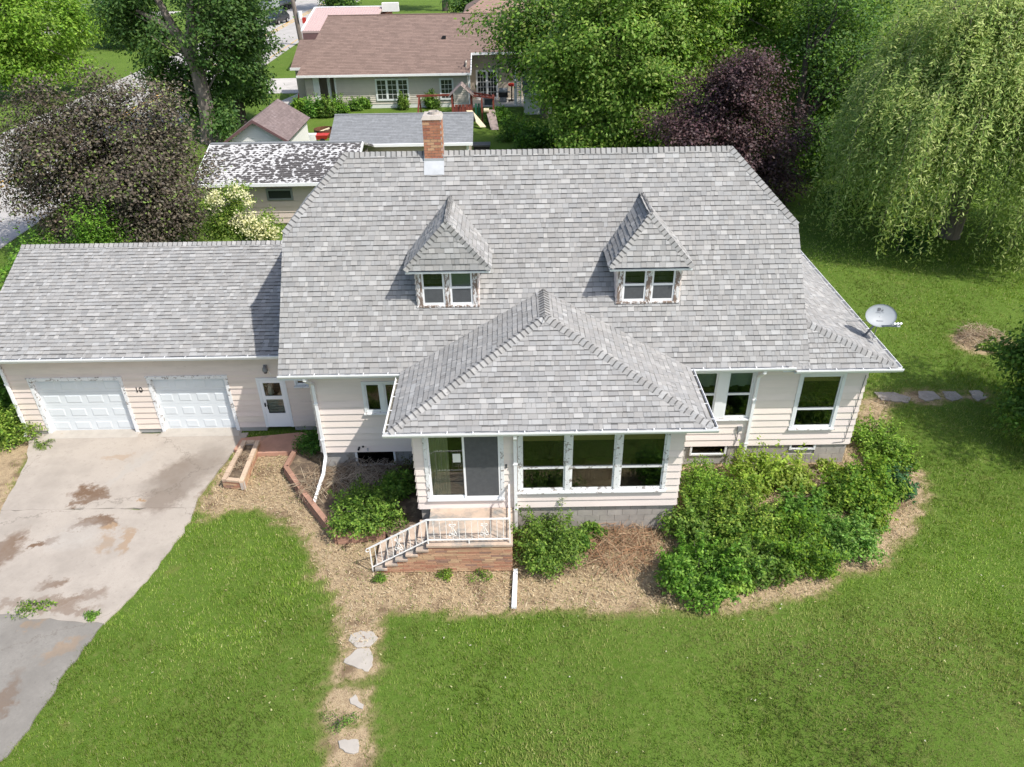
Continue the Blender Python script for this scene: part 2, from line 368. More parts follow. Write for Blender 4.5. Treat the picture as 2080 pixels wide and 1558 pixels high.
# dormers
def dormer(ue0, ve0, ue1, ve1, wl, wr, wv, apx, apv, bkx, bkv, shade):
    bl, br = ppl(wl, wv, YE, ZE, PM), ppl(wr, wv, YE, ZE, PM); yw = (bl.y + br.y) / 2; zb = mz(yw); yev = yw - .28
    e0, e1 = py(ue0, ve0, yev), py(ue1, ve1, yev); ze = (e0.z + e1.z) / 2; x0, x1 = e0.x, e1.x; xm = (x0 + x1) / 2
    bq = ppl(bkx, bkv, YE, ZE, PM); za = bq.z; ya = pz(apx, apv, za).y; a = Vector((xm, ya, za)); b = Vector((xm, YE + (za - ZE) / PM + .02, za)); ybe = YE + (ze - ZE) / PM + .02
    F = [(x0, yev, ze), (x1, yev, ze), a]; Lf = [(x0, ybe, ze), (x0, yev, ze), a, b]; Rf = [(x1, yev, ze), (x1, ybe, ze), b, a]
    rf = deck('dormer_roof', [F, Lf, Rf], .05)
    for f in (F, Lf, Rf): roof_face(f, rf)
    caps_on((x0 + .01, yev + .01, ze), a, F, Lf, rf, e=.14, wd=.13); caps_on((x1 - .01, yev + .01, ze), a, F, Rf, rf, e=.14, wd=.13); caps_on(a, b, Lf, Rf, rf, e=.12, wd=.13)
    mb = MB(); mb.box(x0 + .02, x1 - .02, yev + .03, yw + .1, ze - .13, ze - .075); H(mb, 'dormer_soffit', 'trim')
    # cheeks with lapped shingle boards
    xl, xr = bl.x, br.x
    wl_ = MB(); yc = YE + (ze - ZE) / PM
    for xx, sgn in ((xl, -1), (xr, 1)):
        wl_.prism([(xx - sgn * .03, yw + .03, zb - .25), (xx - sgn * .03, yc + .2, ze - .1), (xx - sgn * .03, yw + .03, ze - .1)], (-sgn * .05, 0, 0))
    wall = H(wl_, 'dormer_wall', 'siding')
    k = int((ze - .1 - zb) / .17)
    for xx, sgn in ((xl, -1), (xr, 1)):
        for i in range(k + 1):
            z0 = zb + i * .17 - .02; z1 = min(z0 + .19, ze - .1); yk = YE + (z0 + .1 - ZE) / PM + .15
            q = MB().col((random.uniform(.92, 1.04),) * 3); x_in = xx - sgn * .03
            q.hexa([(x_in, yw - .01, z0), (xx + sgn * .02, yw - .01, z0), (xx + sgn * .02, yk, z0), (x_in, yk, z0), (x_in, yw - .01, z1), (xx - sgn * .012, yw - .01, z1), (xx - sgn * .012, yk, z1), (x_in, yk, z1)])
            q.build('siding_board', 'siding', wall)
    # windows: two double hung side by side
    zt, z0 = ze - .13, zb + .03; mid = (xl + xr) / 2
    fr = MB(); cw = .17
    fr.box(mid - .075, mid + .075, yw - .038, yw + .06, z0, zt - .05)
    fo = H(fr, 'window', 'trim_bare')
    for a0, a1 in ((xl + .03, xl + cw), (xr - cw, xr - .03)): MB().box(a0, a1, yw - .04, yw + .06, z0, zt - .05).build('side_casing', 'trim_bare', fo)
    MB().box(xl + .0, xr + .0, yw - .07, yw + .05, z0 - .05, z0).build('sill', 'trim_bare', fo)
    MB().box(xl + .03, xr - .03, yw - .042, yw + .06, zt - .05, zt - .001).build('head_casing', 'trim', fo)
    for s, (a0, a1) in enumerate(((xl + cw, mid - .075), (mid + .075, xr - cw))):
        sa = MB(); t = .05; zm = (z0 + zt) / 2
        for q0, q1 in ((a0, a0 + t), (a1 - t, a1)): sa.box(q0, q1, yw - .02, yw + .03, z0 + .002, zt - .05)
        for q0, q1 in ((z0, z0 + .075), (zm - .03, zm + .03), (zt - .09, zt - .05)): sa.box(a0 + t, a1 - t, yw - .022, yw + .03, q0 + .002, q1)
        sa.build('sash', 'metal_white', fo)
        MB().box(a0 + t, a1 - t, yw + .005, yw + .011, zm + .03, zt - .09).build('pane', 'glass', fo)
        MB().box(a0 + t, a1 - t, yw - .012, yw - .006, z0 + .077, zm - .03).build('screen', 'screen', fo)
        if shade and s == 1: MB().box(a0 + .04, a1 - .04, yw + .05, yw + .06, zm, zt - .06).build('roller_shade', 'shade_cloth', fo)
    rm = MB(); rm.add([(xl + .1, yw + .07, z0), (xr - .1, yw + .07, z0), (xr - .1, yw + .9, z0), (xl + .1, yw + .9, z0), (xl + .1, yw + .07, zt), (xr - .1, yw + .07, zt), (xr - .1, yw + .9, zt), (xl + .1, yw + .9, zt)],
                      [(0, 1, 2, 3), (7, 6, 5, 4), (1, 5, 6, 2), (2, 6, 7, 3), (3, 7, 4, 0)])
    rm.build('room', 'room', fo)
dormer(820, 549, 997, 546, 848, 974, 621, 905, 450, 909, 398, True)
dormer(1238, 544, 1410, 540, 1250, 1379, 613, 1315, 434, 1303, 394, False)
# side wing roof
YWG = YG - .06; wx = py(1838, 748, YWG).x; zw = ZE - .06; YWE = YWG + .12; wxe = wx - .12
wtop = pxx(1640, 645, XR - .02); wtop.z = zw + .95; wtop.y = YWE + .98; wback = 27.0
yback = wback
WF = [(XR - .6, YWE, zw), (wxe, YWE, zw), (XR - .02, wtop.y, wtop.z), (XR - .6, wtop.y, wtop.z)]
WR = [(wxe, YWE, zw), (wxe, yback, zw), (XR - .02, yback, wtop.z), (XR - .02, wtop.y, wtop.z)]
wing_roof = deck('wing_roof', [WF, WR], .07)
roof_face(WF, wing_roof); roof_face(WR, wing_roof)
caps_on((wxe - .02, YWE + .02, zw), (XR - .02, wtop.y, wtop.z), WF, WR, wing_roof)
# garage roof
YGW, PG = 20.3, .45; YGG = YGW - .6; YGE = YGG + .12; zg = (py(0, 735, YGG).z + py(562, 722, YGG).z) / 2
gl, gr_ = ppl(45, 499, YGE, zg, PG), ppl(560, 491, YGE, zg, PG); gyr = (gl.y + gr_.y) / 2; gzr = zg + PG * (gyr - YGE); gx0 = gl.x; gx1 = XWL - .0
GA = [(gx0, YGE, zg), (gx1, YGE, zg), (gx1, gyr, gzr), (gx0, gyr, gzr)]
GB = [(gx0, gyr, gzr), (gx1, gyr, gzr), (gx1, 2 * gyr - YGE, zg), (gx0, 2 * gyr - YGE, zg)]
garage_roof = deck('garage_roof', [GA, GB], .08); roof_face(GA, garage_roof)
caps_on((gx0, gyr, gzr), (gx1, gyr, gzr), GA, GB, garage_roof, e=.165)
# the 300 shingles that show largest are pieces of their own, the rest one part per roof
allv = np.array([[tuple(p) for p in s[1]] for s in SH])
q2 = proj_np(allv[:, [3, 2, 4, 5]].reshape(-1, 3)).reshape(-1, 4, 2)
area = .5 * np.abs(sum(q2[:, i, 0] * q2[:, (i + 1) % 4, 1] - q2[:, (i + 1) % 4, 0] * q2[:, i, 1] for i in range(4)))
inside = ((q2[:, :, 0] > 0) & (q2[:, :, 0] < 2080) & (q2[:, :, 1] > 0) & (q2[:, :, 1] < 1558)).all(1)
big = set(np.argsort(-area * inside)[:300].tolist())
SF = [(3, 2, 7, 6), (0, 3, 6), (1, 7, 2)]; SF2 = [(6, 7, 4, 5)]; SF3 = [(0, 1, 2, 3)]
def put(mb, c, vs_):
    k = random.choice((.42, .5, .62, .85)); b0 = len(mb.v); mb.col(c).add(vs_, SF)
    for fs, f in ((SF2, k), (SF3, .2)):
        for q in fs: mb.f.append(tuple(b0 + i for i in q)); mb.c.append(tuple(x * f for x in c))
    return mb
rest = {}
for i, (rf, vs_, c) in enumerate(SH):
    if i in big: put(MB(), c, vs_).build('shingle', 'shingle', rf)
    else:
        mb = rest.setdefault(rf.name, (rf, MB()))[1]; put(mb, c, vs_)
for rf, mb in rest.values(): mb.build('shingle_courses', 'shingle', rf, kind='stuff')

# ---------------------------------------------------------------- walls of lapped boards
OPEN = {}
def siding(name, org, u, n, x1, z0, z1, openings=(), rowh=.23, mat='siding', parent=None, splits=True):
    """wall in the vertical plane through org with horizontal axis u and outward normal n"""
    org, u, n = Vector(org), Vector(u), Vector(n); W = lambda a, z, h: org + u * a + n * h + Vector((0, 0, z))
    back = MB(); boards = []
    z = z0; j = 0
    while z < z1 - .01:
        zt = min(z + rowh, z1); cuts = sorted({z, zt} | {c for o_ in openings for c in o_[2:] if z + .01 < c < zt - .01})
        js = random.uniform(2.5, 6.5) if splits else 99
        for a, b in zip(cuts[:-1], cuts[1:]):
            iv = [(0, x1)]
            for o0, o1, c0, c1 in openings:
                if c0 < b - .005 and c1 > a + .005:
                    iv = [s for p, q in iv for s in ((p, min(q, o0)), (max(p, o1), q)) if s[1] - s[0] > .01]
            for p, q in iv:
                segs = [(p, js - .0015), (js + .0015, q)] if (p + .6 < js < q - .6) else [(p, q)]
                back.add([W(p, a, -.012), W(q, a, -.012), W(q, b, -.012), W(p, b, -.012)], [(0, 1, 2, 3)])
                for sp, sq in segs: boards.append((sp, sq, a, b, z, zt))
        z = zt; j += 1
    wall = H(back, name, mat) if parent is None else back.build(name, mat, parent)
    for p, q, a, b, r0, r1 in boards:
        pr = lambda zz: .044 - .034 * (zz - r0) / max(r1 - r0, .05)
        f = random.uniform(.95, 1.03); mb = MB().col((f, f * random.uniform(.985, 1.01), f * random.uniform(.97, 1.01)))
        a_ = a - (.012 if a == r0 else 0)
        mb.hexa([W(p, a_, -.01), W(q, a_, -.01), W(q, a_, pr(a)), W(p, a_, pr(a)), W(p, b, -.01), W(q, b, -.01), W(q, b, pr(b)), W(p, b, pr(b))])
        mb.build('siding_board', mat, wall)
    return wall
def rect(u0, v0, u1, v1, y):
    a, b = py(u0, v0, y), py(u1, v1, y); return (min(a.x, b.x), max(a.x, b.x), min(a.z, b.z), max(a.z, b.z))
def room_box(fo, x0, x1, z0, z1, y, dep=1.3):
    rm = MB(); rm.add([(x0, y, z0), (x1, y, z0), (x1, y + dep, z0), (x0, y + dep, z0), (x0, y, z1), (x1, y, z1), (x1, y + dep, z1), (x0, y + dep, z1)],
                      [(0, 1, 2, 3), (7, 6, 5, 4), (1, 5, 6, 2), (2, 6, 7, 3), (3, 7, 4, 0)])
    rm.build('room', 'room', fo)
def window(y, r, cols=1, rail=None, cas=.10, mull=.13, mat='trim', valance=0, shade=None, sill=True, deep=1.3, glass='glass'):
    """casing at y-.05, sashes, panes, sill, room behind; r = outer edge of the casing"""
    x0, x1, z0, z1 = r; fr = MB(); f0, f1 = y - .05, y + .05
    zs = z0 + (.06 if sill else cas)
    fr.box(x0, x0 + cas, f0, f1, zs, z1); fr.box(x1 - cas, x1, f0, f1, zs, z1); fr.box(x0 + cas, x1 - cas, f0 + .003, f1, z1 - cas, z1 - .002)
    iw = (x1 - x0 - 2 * cas - (cols - 1) * mull) / cols; cells = []
    for i in range(cols):
        c0 = x0 + cas + i * (iw + mull); cells.append((c0, c0 + iw))
        if i: fr.box(c0 - mull, c0, f0 + .002, f1, zs, z1 - cas - .001)
    if not sill: fr.box(x0 + cas, x1 - cas, f0 + .004, f1, z0 + .002, zs)
    fo = H(fr, 'window', mat)
    if sill:
        MB().hexa([(x0 - .02, f0 - .06, z0), (x1 + .02, f0 - .06, z0), (x1 + .02, f1, z0), (x0 - .02, f1, z0), (x0 - .02, f0 - .06, z0 + .035), (x1 + .02, f0 - .06, z0 + .035), (x1 + .02, f1, zs + .001), (x0 - .02, f1, zs + .001)]).build('sill', 'trim_worn', fo)
    t = .045
    for c0, c1 in cells:
        sa = MB(); zt = z1 - cas
        sa.box(c0, c0 + t, y - .018, y + .03, zs + .002, zt); sa.box(c1 - t, c1, y - .018, y + .03, zs + .002, zt)
        sa.box(c0 + t, c1 - t, y - .02, y + .03, zs + .002, zs + t + .02); sa.box(c0 + t, c1 - t, y - .02, y + .03, zt - t, zt)
        lo = zs + t + .02
        if rail:
            zm = zs + (zt - zs) * rail; sa.box(c0 + t, c1 - t, y - .022, y + .03, zm - .03, zm + .03)
            MB().box(c0 + t, c1 - t, y - .004, y + .002, lo, zm - .03).build('pane', glass, fo); lo = zm + .03
        MB().box(c0 + t, c1 - t, y + .006, y + .012, lo, zt - t).build('pane', glass, fo)
        sa.build('sash', mat, fo)
        if valance: MB().box(c0 + .01, c1 - .01, y + .10, y + .14, zt - valance, zt - .01).build('valance', 'wood_blind', fo)
        if shade:
            mb = MB(); k = 8
            for i in range(k):
                xa, xb = c0 + (c1 - c0) * i / k, c0 + (c1 - c0) * (i + 1) / k; d = .03 * math.sin(i * 1.7); mb.box(xa, xb, y + .12, y + .125, zt - shade - d, zt)
            mb.build('roller_shade', 'shade_cloth', fo)
    room_box(fo, x0 + .02, x1 - .02, z0 + .02, z1 - .01, y + .052, deep)
    return fo

# ---- main front wall (left piece, right piece with wing share one plane)
w_left = rect(733, 774, 822, 838, YW)
w_right = rect(1404, 751, 1531, 850, YW); w_wing = rect(1626, 757, 1688, 869, YW)
w_wing = (py(1622, 800, YW).x - .08, py(1702, 800, YW).x + .10, w_wing[2], w_wing[3])
w_right = (w_right[0], py(1531, 800, YW).x, w_right[2], w_right[3])
ztop = ZE - .16
bas = [rect(721, 919, 806, 945, YW), rect(1403, 903, 1474, 924, YW), rect(1606, 897, 1655, 913, YW)]
def rel(r, x0): return (r[0] - x0, r[1] - x0, r[2], r[3])
ops = [rel(r, XWL) for r in (w_left, w_right, w_wing)]
siding('front_wall', (XWL, YW, 0), (1, 0, 0), (0, -1, 0), XWR - XWL, ZS, ztop, ops)
window(YW, w_left, 2, None, .08, .12, 'trim'); window(YW, w_right, 2, .52, .08, .30, 'trim', shade=.55); window(YW, w_wing, 1, .36, .09, valance=.26)
# right wing wall, left gable wall, back walls
siding('wing_side_wall', (XWR, YW - .02, 0), (0, 1, 0), (1, 0, 0), 8.6, ZS, ztop)
siding('left_side_wall', (XWL, 26.5, 0), (0, -1, 0), (-1, 0, 0), 26.5 - YW + .02, ZS, ztop)
gw = MB(); gw.prism([(XL + .5, YW + .2, ztop - .2), (XL + .5, yb - YW - .2, ztop - .2), (XL + .5, yb - yj, ZJ - .2), (XL + .5, yj, ZJ - .2)], (.1, 0, 0)); gw.prism([(XR - .4, YW + .2, ztop - .2), (XR - .4, yb - YW - .2, ztop - .2), (XR - .4, yb - yj, ZJ - .2), (XR - .4, yj, ZJ - .2)], (-.1, 0, 0))
gw.box(XWL, XWR, 26.45, 26.55, 0, ztop); gw.col((.95, .95, .95)); H(gw, 'gable_wall', 'siding')
# foundation under main walls
fd = MB(); fd.box(XWL + .03, XWR - .02, YW + .06, YW + .12, 0, ZS - .004); found = H(fd, 'foundation', 'concrete_wall')
def blocks(name_parent, x0, x1, y, z0, z1, ops, bw=.40, bh=.20, jt=.008, out=.03):
    z = z1; j = 0
    while z > z0 + .02:
        zb_ = max(z - bh, z0); x = x0 - (bw / 2 if j % 2 else 0)
        while x < x1:
            a, b = max(x, x0), min(x + bw, x1)
            iv = [(a, b)]
            for o0, o1, c0, c1 in ops:
                if c0 < z and c1 > zb_: iv = [s for p, q in iv for s in ((p, min(q, o0)), (max(p, o1), q)) if s[1] - s[0] > .03]
            for p, q in iv:
                f = random.uniform(.88, 1.08); MB().col((f, f, f * .99)).box(p + jt / 2, q - jt / 2, y - out * random.uniform(.9, 1.05), y + .05, zb_ + jt / 2, z - jt / 2).build('concrete_block', 'block', name_parent)
            x += bw
        z = zb_; j += 1
blocks(found, py(1480, 905, YW).x, XWR - .03, YW + .05, 0, ZS - .006, [r for r in bas[1:]])
for r in bas:
    x0, x1, z0, z1 = r; z1 = min(z1, ZS - .01); fr = MB(); y = YW + .02
    fr.box(x0, x0 + .06, y - .03, y + .1, z0, z1); fr.box(x1 - .06, x1, y - .03, y + .1, z0, z1); fr.box(x0 + .06, x1 - .06, y - .031, y + .1, z0 + .002, z0 + .055)
    fo = H(fr, 'basement_window', 'trim_worn'); MB().box(x0 + .06, x1 - .06, y + .016, y + .022, z0 + .055, z1).build('pane', 'glass_dark', fo)
# utility bits on the front wall
for u, v in ((730, 908), (738, 905), (729, 911)):
    p = py(u, v, YW); MB().tube([(p.x, YW - .07, p.z), (p.x, YW + .01, p.z)], .03, 10).build('pipe_outlet', 'black', house)
p = py(748, 909, YW); mb = MB(); mb.tube([(p.x, YW - .1, p.z), (p.x, YW, p.z)], .014, 8); mb.tube([(p.x, YW - .1, p.z - .05), (p.x, YW - .1, p.z + .03)], .018, 8); mb.lathe((p.x, YW - .1, p.z + .03), [(.0, .0), (.03, 0), (.03, .01), (0, .012)], 10); H(mb, 'hose_tap', 'flash')
p = py(1501, 868, YW); mb = MB(); mb.box(p.x - .06, p.x + .06, YW - .1, YW - .02, p.z - .08, p.z + .08); mb.tube([(p.x - .02, YW - .06, p.z - .05), (p.x - .03, YW - .055, p.z - .45), (p.x - .08, YW - .055, p.z - .62)], .012, 6); H(mb, 'meter_box', 'grey_metal')
c0 = py(1758, 760, YW); mb = MB(); mb.tube([(c0.x, YW - .045, c0.z), (XWR - .10, YW - .05, 2.2), (XWR - .16, YW - .05, 1.2), (XWR - .17, YW - .05, .84), (XWR - .5, YW - .05, .80)], .008, 5); H(mb, 'cable', 'dark_metal')

# ---- porch (sun room) walls
XP0, XP1 = py(852, 1030, YP).x, py(1372, 1025, YP).x; ZSP = .93; pt = ZP - .16
w_door = rect(867, 888, 1024, 1012, YP); w_tri = rect(1054, 884, 1352, 994, YP)
w_door = (py(868, 950, YP).x - .06, py(1020, 950, YP).x + .05, w_door[2], pt - .22); w_tri = (py(1058, 940, YP).x - .08, py(1348, 940, YP).x + .10, w_tri[2], pt - .22)
siding('porch_front_wall', (XP0, YP, 0), (1, 0, 0), (0, -1, 0), XP1 - XP0, ZSP, pt, [rel(w_door, XP0), rel(w_tri, XP0)], splits=False)
siding('porch_side_wall', (XP0, YW, 0), (0, -1, 0), (-1, 0, 0), YW - YP + .02, ZSP, pt, splits=False)
siding('porch_side_wall', (XP1, YP - .02, 0), (0, 1, 0), (1, 0, 0), YW - YP + .02, ZSP, pt, splits=False)
fd = MB(); fd.box(XP0 + .05, XP1 - .05, YP + .09, YW, 0, ZSP - .006); pfound = H(fd, 'porch_foundation', 'mortar')
blocks(pfound, XP0 + .04, XP1 - .04, YP + .08, 0, ZSP - .008, [], out=.04)
window(YP, w_tri, 3, .40, .09, .14, 'trim_worn', valance=.32)
x0, x1, z0, z1 = w_door; fr = MB(); fr.box(x0, x0 + .09, YP - .05, YP + .06, z0, z1); fr.box(x1 - .09, x1, YP - .05, YP + .06, z0, z1); fr.box(x0 + .09, x1 - .09, YP - .047, YP + .06, z1 - .08, z1 - .002)
pd = H(fr, 'patio_door', 'trim_worn'); MB().box(x0, x1, YP - .09, YP + .05, z0 - .001, z0 + .05).build('sill', 'trim', pd)
xm = (x0 + x1) / 2; t = .055
for k, (a, b, yy) in enumerate(((x0 + .09, xm + .03, YP + .015), (xm - .03, x1 - .09, YP - .02))):
    sa = MB(); zb_, zt_ = z0 + .05, z1 - .08
    sa.box(a, a + t, yy - .015, yy + .015, zb_ + .001, zt_); sa.box(b - t, b, yy - .015, yy + .015, zb_ + .001, zt_); sa.box(a + t, b - t, yy - .016, yy + .015, zb_ + .002, zb_ + .08); sa.box(a + t, b - t, yy - .016, yy + .015, zt_ - .06, zt_ - .001)
    sa.build('sash', 'metal_white', pd); MB().box(a + t, b - t, yy - .003, yy + .003, zb_ + .08, zt_ - .06).build('pane', 'glass' if k == 0 else 'glass_dark', pd)
MB().box(xm + .02, x1 - .15, YP - .034, YP - .030, z0 + .13, z1 - .14).build('screen', 'screen', pd)
cu = MB(); k = 14; cx0, cx1 = x0 + .14, x0 + .62; V_ = []
for i in range(k + 1):
    xx = cx0 + (cx1 - cx0) * i / k; V_ += [(xx, YP + .045 + .035 * (i % 2) + random.uniform(0, .01), z0 + .06), (xx, YP + .045 + .035 * (i % 2), z1 - .05)]
cu.add(V_, [(2 * i, 2 * i + 2, 2 * i + 3, 2 * i + 1) for i in range(k)]); cu.build('curtain', 'curtain', pd)
a = py(919, 922, YP + .005); b = py(936, 939, YP + .005); MB().box(a.x, b.x, YP + .004, YP + .008, b.z, a.z).build('paper_notice', 'paper', pd)
MB().box(x0 + .12, x0 + .15, YP - .03, YP, z0 + .9, z0 + 1.15).build('handle', 'metal_white', pd)
room_box(pd, x0 + .02, x1 - .02, z0 + .02, z1 - .01, YP + .065, 1.5)
p = py(1028, 945, YP); MB().box(p.x - .025, p.x + .025, YP - .05, YP - .03, p.z - .06, p.z + .06).build('doorbell', 'dark_metal', house)

# ---- garage front wall
XG0 = pz(62, 872, .1).x; XG1 = XWL; zgt = zg - .16
d1 = (py(54, 767, YGW).x, py(286, 880, YGW).x, .02, py(150, 767, YGW).z); d2 = (py(296, 764, YGW).x, py(491, 880, YGW).x, .02, py(380, 763, YGW).z); d1 = (d1[0], d1[1], .02, (d1[3] + d2[3]) / 2); d2 = (d2[0], d2[1], .02, d1[3])
sd = (py(519, 766, YGW).x, py(600, 872, YGW).x, .16, py(560, 766, YGW).z); gwn = rect(597, 768, 634, 784, YGW)
siding('garage_front_wall', (XG0, YGW, 0), (1, 0, 0), (0, -1, 0), XG1 - XG0, .18, zgt, [rel(r, XG0) for r in (d1, d2, sd, gwn)], mat='siding_worn', rowh=.215)
siding('garage_side_wall', (XG0, YGW + 7.6, 0), (0, -1, 0), (-1, 0, 0), 7.6, .18, zgt, mat='siding_worn', rowh=.215)
gm = MB(); gm.prism([(XG0 + .03, YGW + .1, zgt - .1), (XG0 + .03, 2 * gyr - YGW, zgt - .1), (XG0 + .03, gyr, gzr - .15)], (.05, 0, 0)); gm.box(XG0, XG1, YGW + 7.55, YGW + 7.6, 0, zgt); H(gm, 'garage_gable', 'siding_worn')
for a, b in ((XG0, d1[0]), (d1[1], d2[0]), (d2[1], sd[0]), (sd[1], XG1)): H(MB().box(a + .005, b - .005, YGW - .01, YGW + .1, 0, .17), 'garage_foundation', 'concrete_wall')
def garage_door(r):
    x0, x1, z0, z1 = r; fr = MB(); c = .11
    fr.box(x0, x0 + c, YGW - .05, YGW + .10, z0, z1); fr.box(x1 - c, x1, YGW - .05, YGW + .10, z0, z1); fr.box(x0 + c, x1 - c, YGW - .053, YGW + .10, z1 - .09, z1 - .002)
    fo = H(fr, 'garage_door', 'trim_worn'); yd = YGW + .10; a, b = x0 + c, x1 - c; zt = z1 - .09; n = 4; hs = (zt - z0) / n
    MB().box(x0 - .02, x1 + .02, YGW - .075, YGW - .03, z1, z1 + .03).build('drip_cap', 'trim_worn', fo)
    for i in range(n):
        q0, q1 = z0 + i * hs, z0 + (i + 1) * hs - .006
        s = MB(); s.box(a, b, yd, yd + .04, q0, q1); so = s.build('door_section', 'door_white', fo)
        pw = (b - a) / 4
        pn = MB()
        for k in range(4):
            e0, e1, f0, f1 = a + k * pw + .09, a + (k + 1) * pw - .09, q0 + .10, q1 - .11
            def fru(e0, e1, f0, f1, i_, ya, yb_):
                pn.add([(e0, ya, f0), (e1, ya, f0), (e1, ya, f1), (e0, ya, f1), (e0 + i_, yb_, f0 + i_), (e1 - i_, yb_, f0 + i_), (e1 - i_, yb_, f1 - i_), (e0 + i_, yb_, f1 - i_)], [(0, 1, 5, 4), (1, 2, 6, 5), (2, 3, 7, 6), (3, 0, 4, 7), (4, 5, 6, 7)])
            pn = MB(); fru(e0, e1, f0, f1, .035, yd - .001, yd - .013); pn.build('raised_panel', 'door_white', fo)
    MB().box(a, b, yd - .01, yd + .05, z0 - .015, z0 + .02).build('bottom_seal', 'black', fo)
    return fo
garage_door(d1); garage_door(d2)
x0, x1, z0, z1 = sd; fr = MB(); c = .09
fr.box(x0, x0 + c, YGW - .05, YGW + .08, z0, z1); fr.box(x1 - c, x1, YGW - .05, YGW + .08, z0, z1); fr.box(x0 + c, x1 - c, YGW - .052, YGW + .08, z1 - .09, z1 - .002)
st = H(fr, 'storm_door', 'trim'); a, b = x0 + c, x1 - c; zt = z1 - .09; hh = zt - z0
lf = MB(); yd = YGW - .02; t = .10
for q0, q1 in ((a, a + t), (b - t, b)): lf.box(q0, q1, yd - .02, yd + .02, z0 + .01, zt)
for q0, q1 in ((z0 + .01, z0 + hh * .30), (z0 + hh * .60, z0 + hh * .67), (zt - .10, zt - .001)): lf.box(a + t, b - t, yd - .021, yd + .02, q0, q1)
lf.build('door_leaf', 'metal_white', st)
MB().box(a + t, b - t, yd - .003, yd + .003, z0 + hh * .67, zt - .10).build('pane', 'glass', st)
MB().box(a + t, b - t, yd - .003, yd + .003, z0 + hh * .30, z0 + hh * .60).build('pane', 'glass', st)
lv = MB()
for i in range(5): zz = z0 + hh * .31 + i * hh * .058; lv.box(a + t, b - t, yd + .04, yd + .06, zz, zz + hh * .05)
lv.build('inner_door_panel', 'door_white', st)
hn = MB(); hn.box(a + .03, a + .06, yd - .07, yd - .02, z0 + hh * .46, z0 + hh * .53); hn.box(a + .105, a + .125, yd - .05, yd - .02, z0 + hh * .40, z0 + hh * .49); hn.build('handle', 'black', st)
jx = a + t + (b - a - 2 * t) * .28; jz = z0 + hh * .67
mb = MB(); mb.lathe((jx, yd + .14, jz), [(0, 0), (.085, 0), (.095, .05), (.075, .22), (.06, .30), (.07, .34), (.055, .34)], 14); mb.tube([(jx - .07, yd + .14, jz + .3), (jx - .15, yd + .14, jz + .32), (jx - .1, yd + .14, jz + .24)], .014, 6)
tag(mb.build('pitcher', 'metal_white'), 'white pitcher standing behind the glass of the storm door', 'pitcher')
MB().box(a + .02, b - .02, yd + .06, yd + .24, jz - .03, jz - .001).build('inner_ledge', 'room', st)
room_box(st, x0 + .02, x1 - .02, z0 + .02, z1 - .01, YGW + .085, 1.0)
window(YGW, gwn, 1, None, .05, mat='trim', sill=True)
# house number
n0 = py(283, 791, YGW)
me = text_mesh('10', .26, .012); o = link('house_number', me, 'black', house); o.location = Vector((n0.x, YGW - .035, n0.z)) - OFF[house.name]; o.rotation_euler = (R(90), 0, 0)
# lamp over the storm door
p = py(540, 745, YGW); mb = MB(); mb.lathe((p.x, YGW - .13, p.z - .09), [(0, .0), (.075, .0), (.085, .05), (.07, .12), (.03, .16), (0, .165)], 14); mb.box(p.x - .05, p.x + .05, YGW - .09, YGW - .02, p.z + .0, p.z + .1)
lampo = H(mb, 'wall_lamp', 'grey_metal'); MB().lathe((p.x, YGW - .13, p.z - .16), [(0, 0), (.05, .01), (.065, .069)], 12).build('lamp_glass', 'glass', lampo); MB().tube([(p.x + .03, YGW - .03, p.z - .05), (p.x + .12, YGW - .033, p.z - .28)], .008, 5).build('lamp_cable', 'metal_white', lampo)

# ---------------------------------------------------------------- gutters, fascia, soffits, downspouts
def gutter(a, b, out, name='gutter', gap=.62):
    a, b, out = Vector(a), Vector(b), Vector(out); d = (b - a).normalized(); L = (b - a).length
    prof = [(0, .0), (0, -.11), (.085, -.11), (.12, -.04), (.12, .005), (.105, .005), (.105, -.035), (.078, -.10), (.006, -.10), (.006, 0)]
    vs_ = [a + out * p + Vector((0, 0, q)) for p, q in prof] + [b + out * p + Vector((0, 0, q)) for p, q in prof]; k = len(prof)
    mb = MB().add(vs_, [tuple(range(k)), tuple(range(2 * k - 1, k - 1, -1))] + [(i, i + k, (i + 1) % k + k, (i + 1) % k) for i in range(k)])
    g = H(mb, name, 'metal_white')
    MB().add([a + out * .007 + Vector((0, 0, -.06)), b + out * .007 + Vector((0, 0, -.06)), b + out * .094 + Vector((0, 0, -.06)), a + out * .094 + Vector((0, 0, -.06))], [(0, 1, 2, 3)]).build('gutter_silt', 'gutter_in', g)
    n = max(1, int(L / gap))
    for i in range(n):
        c = a + d * (L * (i + .5) / n) + Vector((0, 0, .004)); MB().bar(c + out * .0, c + out * .118, .022, .006).build('hanger', 'metal_white', g)
    return g
def eave(a, b, out, wall_off):
    a, b, out = Vector(a), Vector(b), Vector(out)
    f = MB(); f.add([a + out * -.002 + Vector((0, 0, -.02)), b + out * -.002 + Vector((0, 0, -.02)), b + out * -.002 + Vector((0, 0, -.17)), a + out * -.002 + Vector((0, 0, -.17)), a - out * .03 + Vector((0, 0, -.02)), b - out * .03 + Vector((0, 0, -.02)), b - out * .03 + Vector((0, 0, -.17)), a - out * .03 + Vector((0, 0, -.17))],
             [(0, 1, 2, 3), (7, 6, 5, 4), (2, 1, 5, 6), (0, 3, 7, 4), (3, 2, 6, 7)]); H(f, 'fascia', 'trim')
    s = MB(); z = Vector((0, 0, -.165)); s.prism([a - out * .03 + z, b - out * .03 + z, b - out * wall_off + z, a - out * wall_off + z], (0, 0, .012)); H(s, 'soffit', 'soffit')
fy = Vector((0, -1, 0))
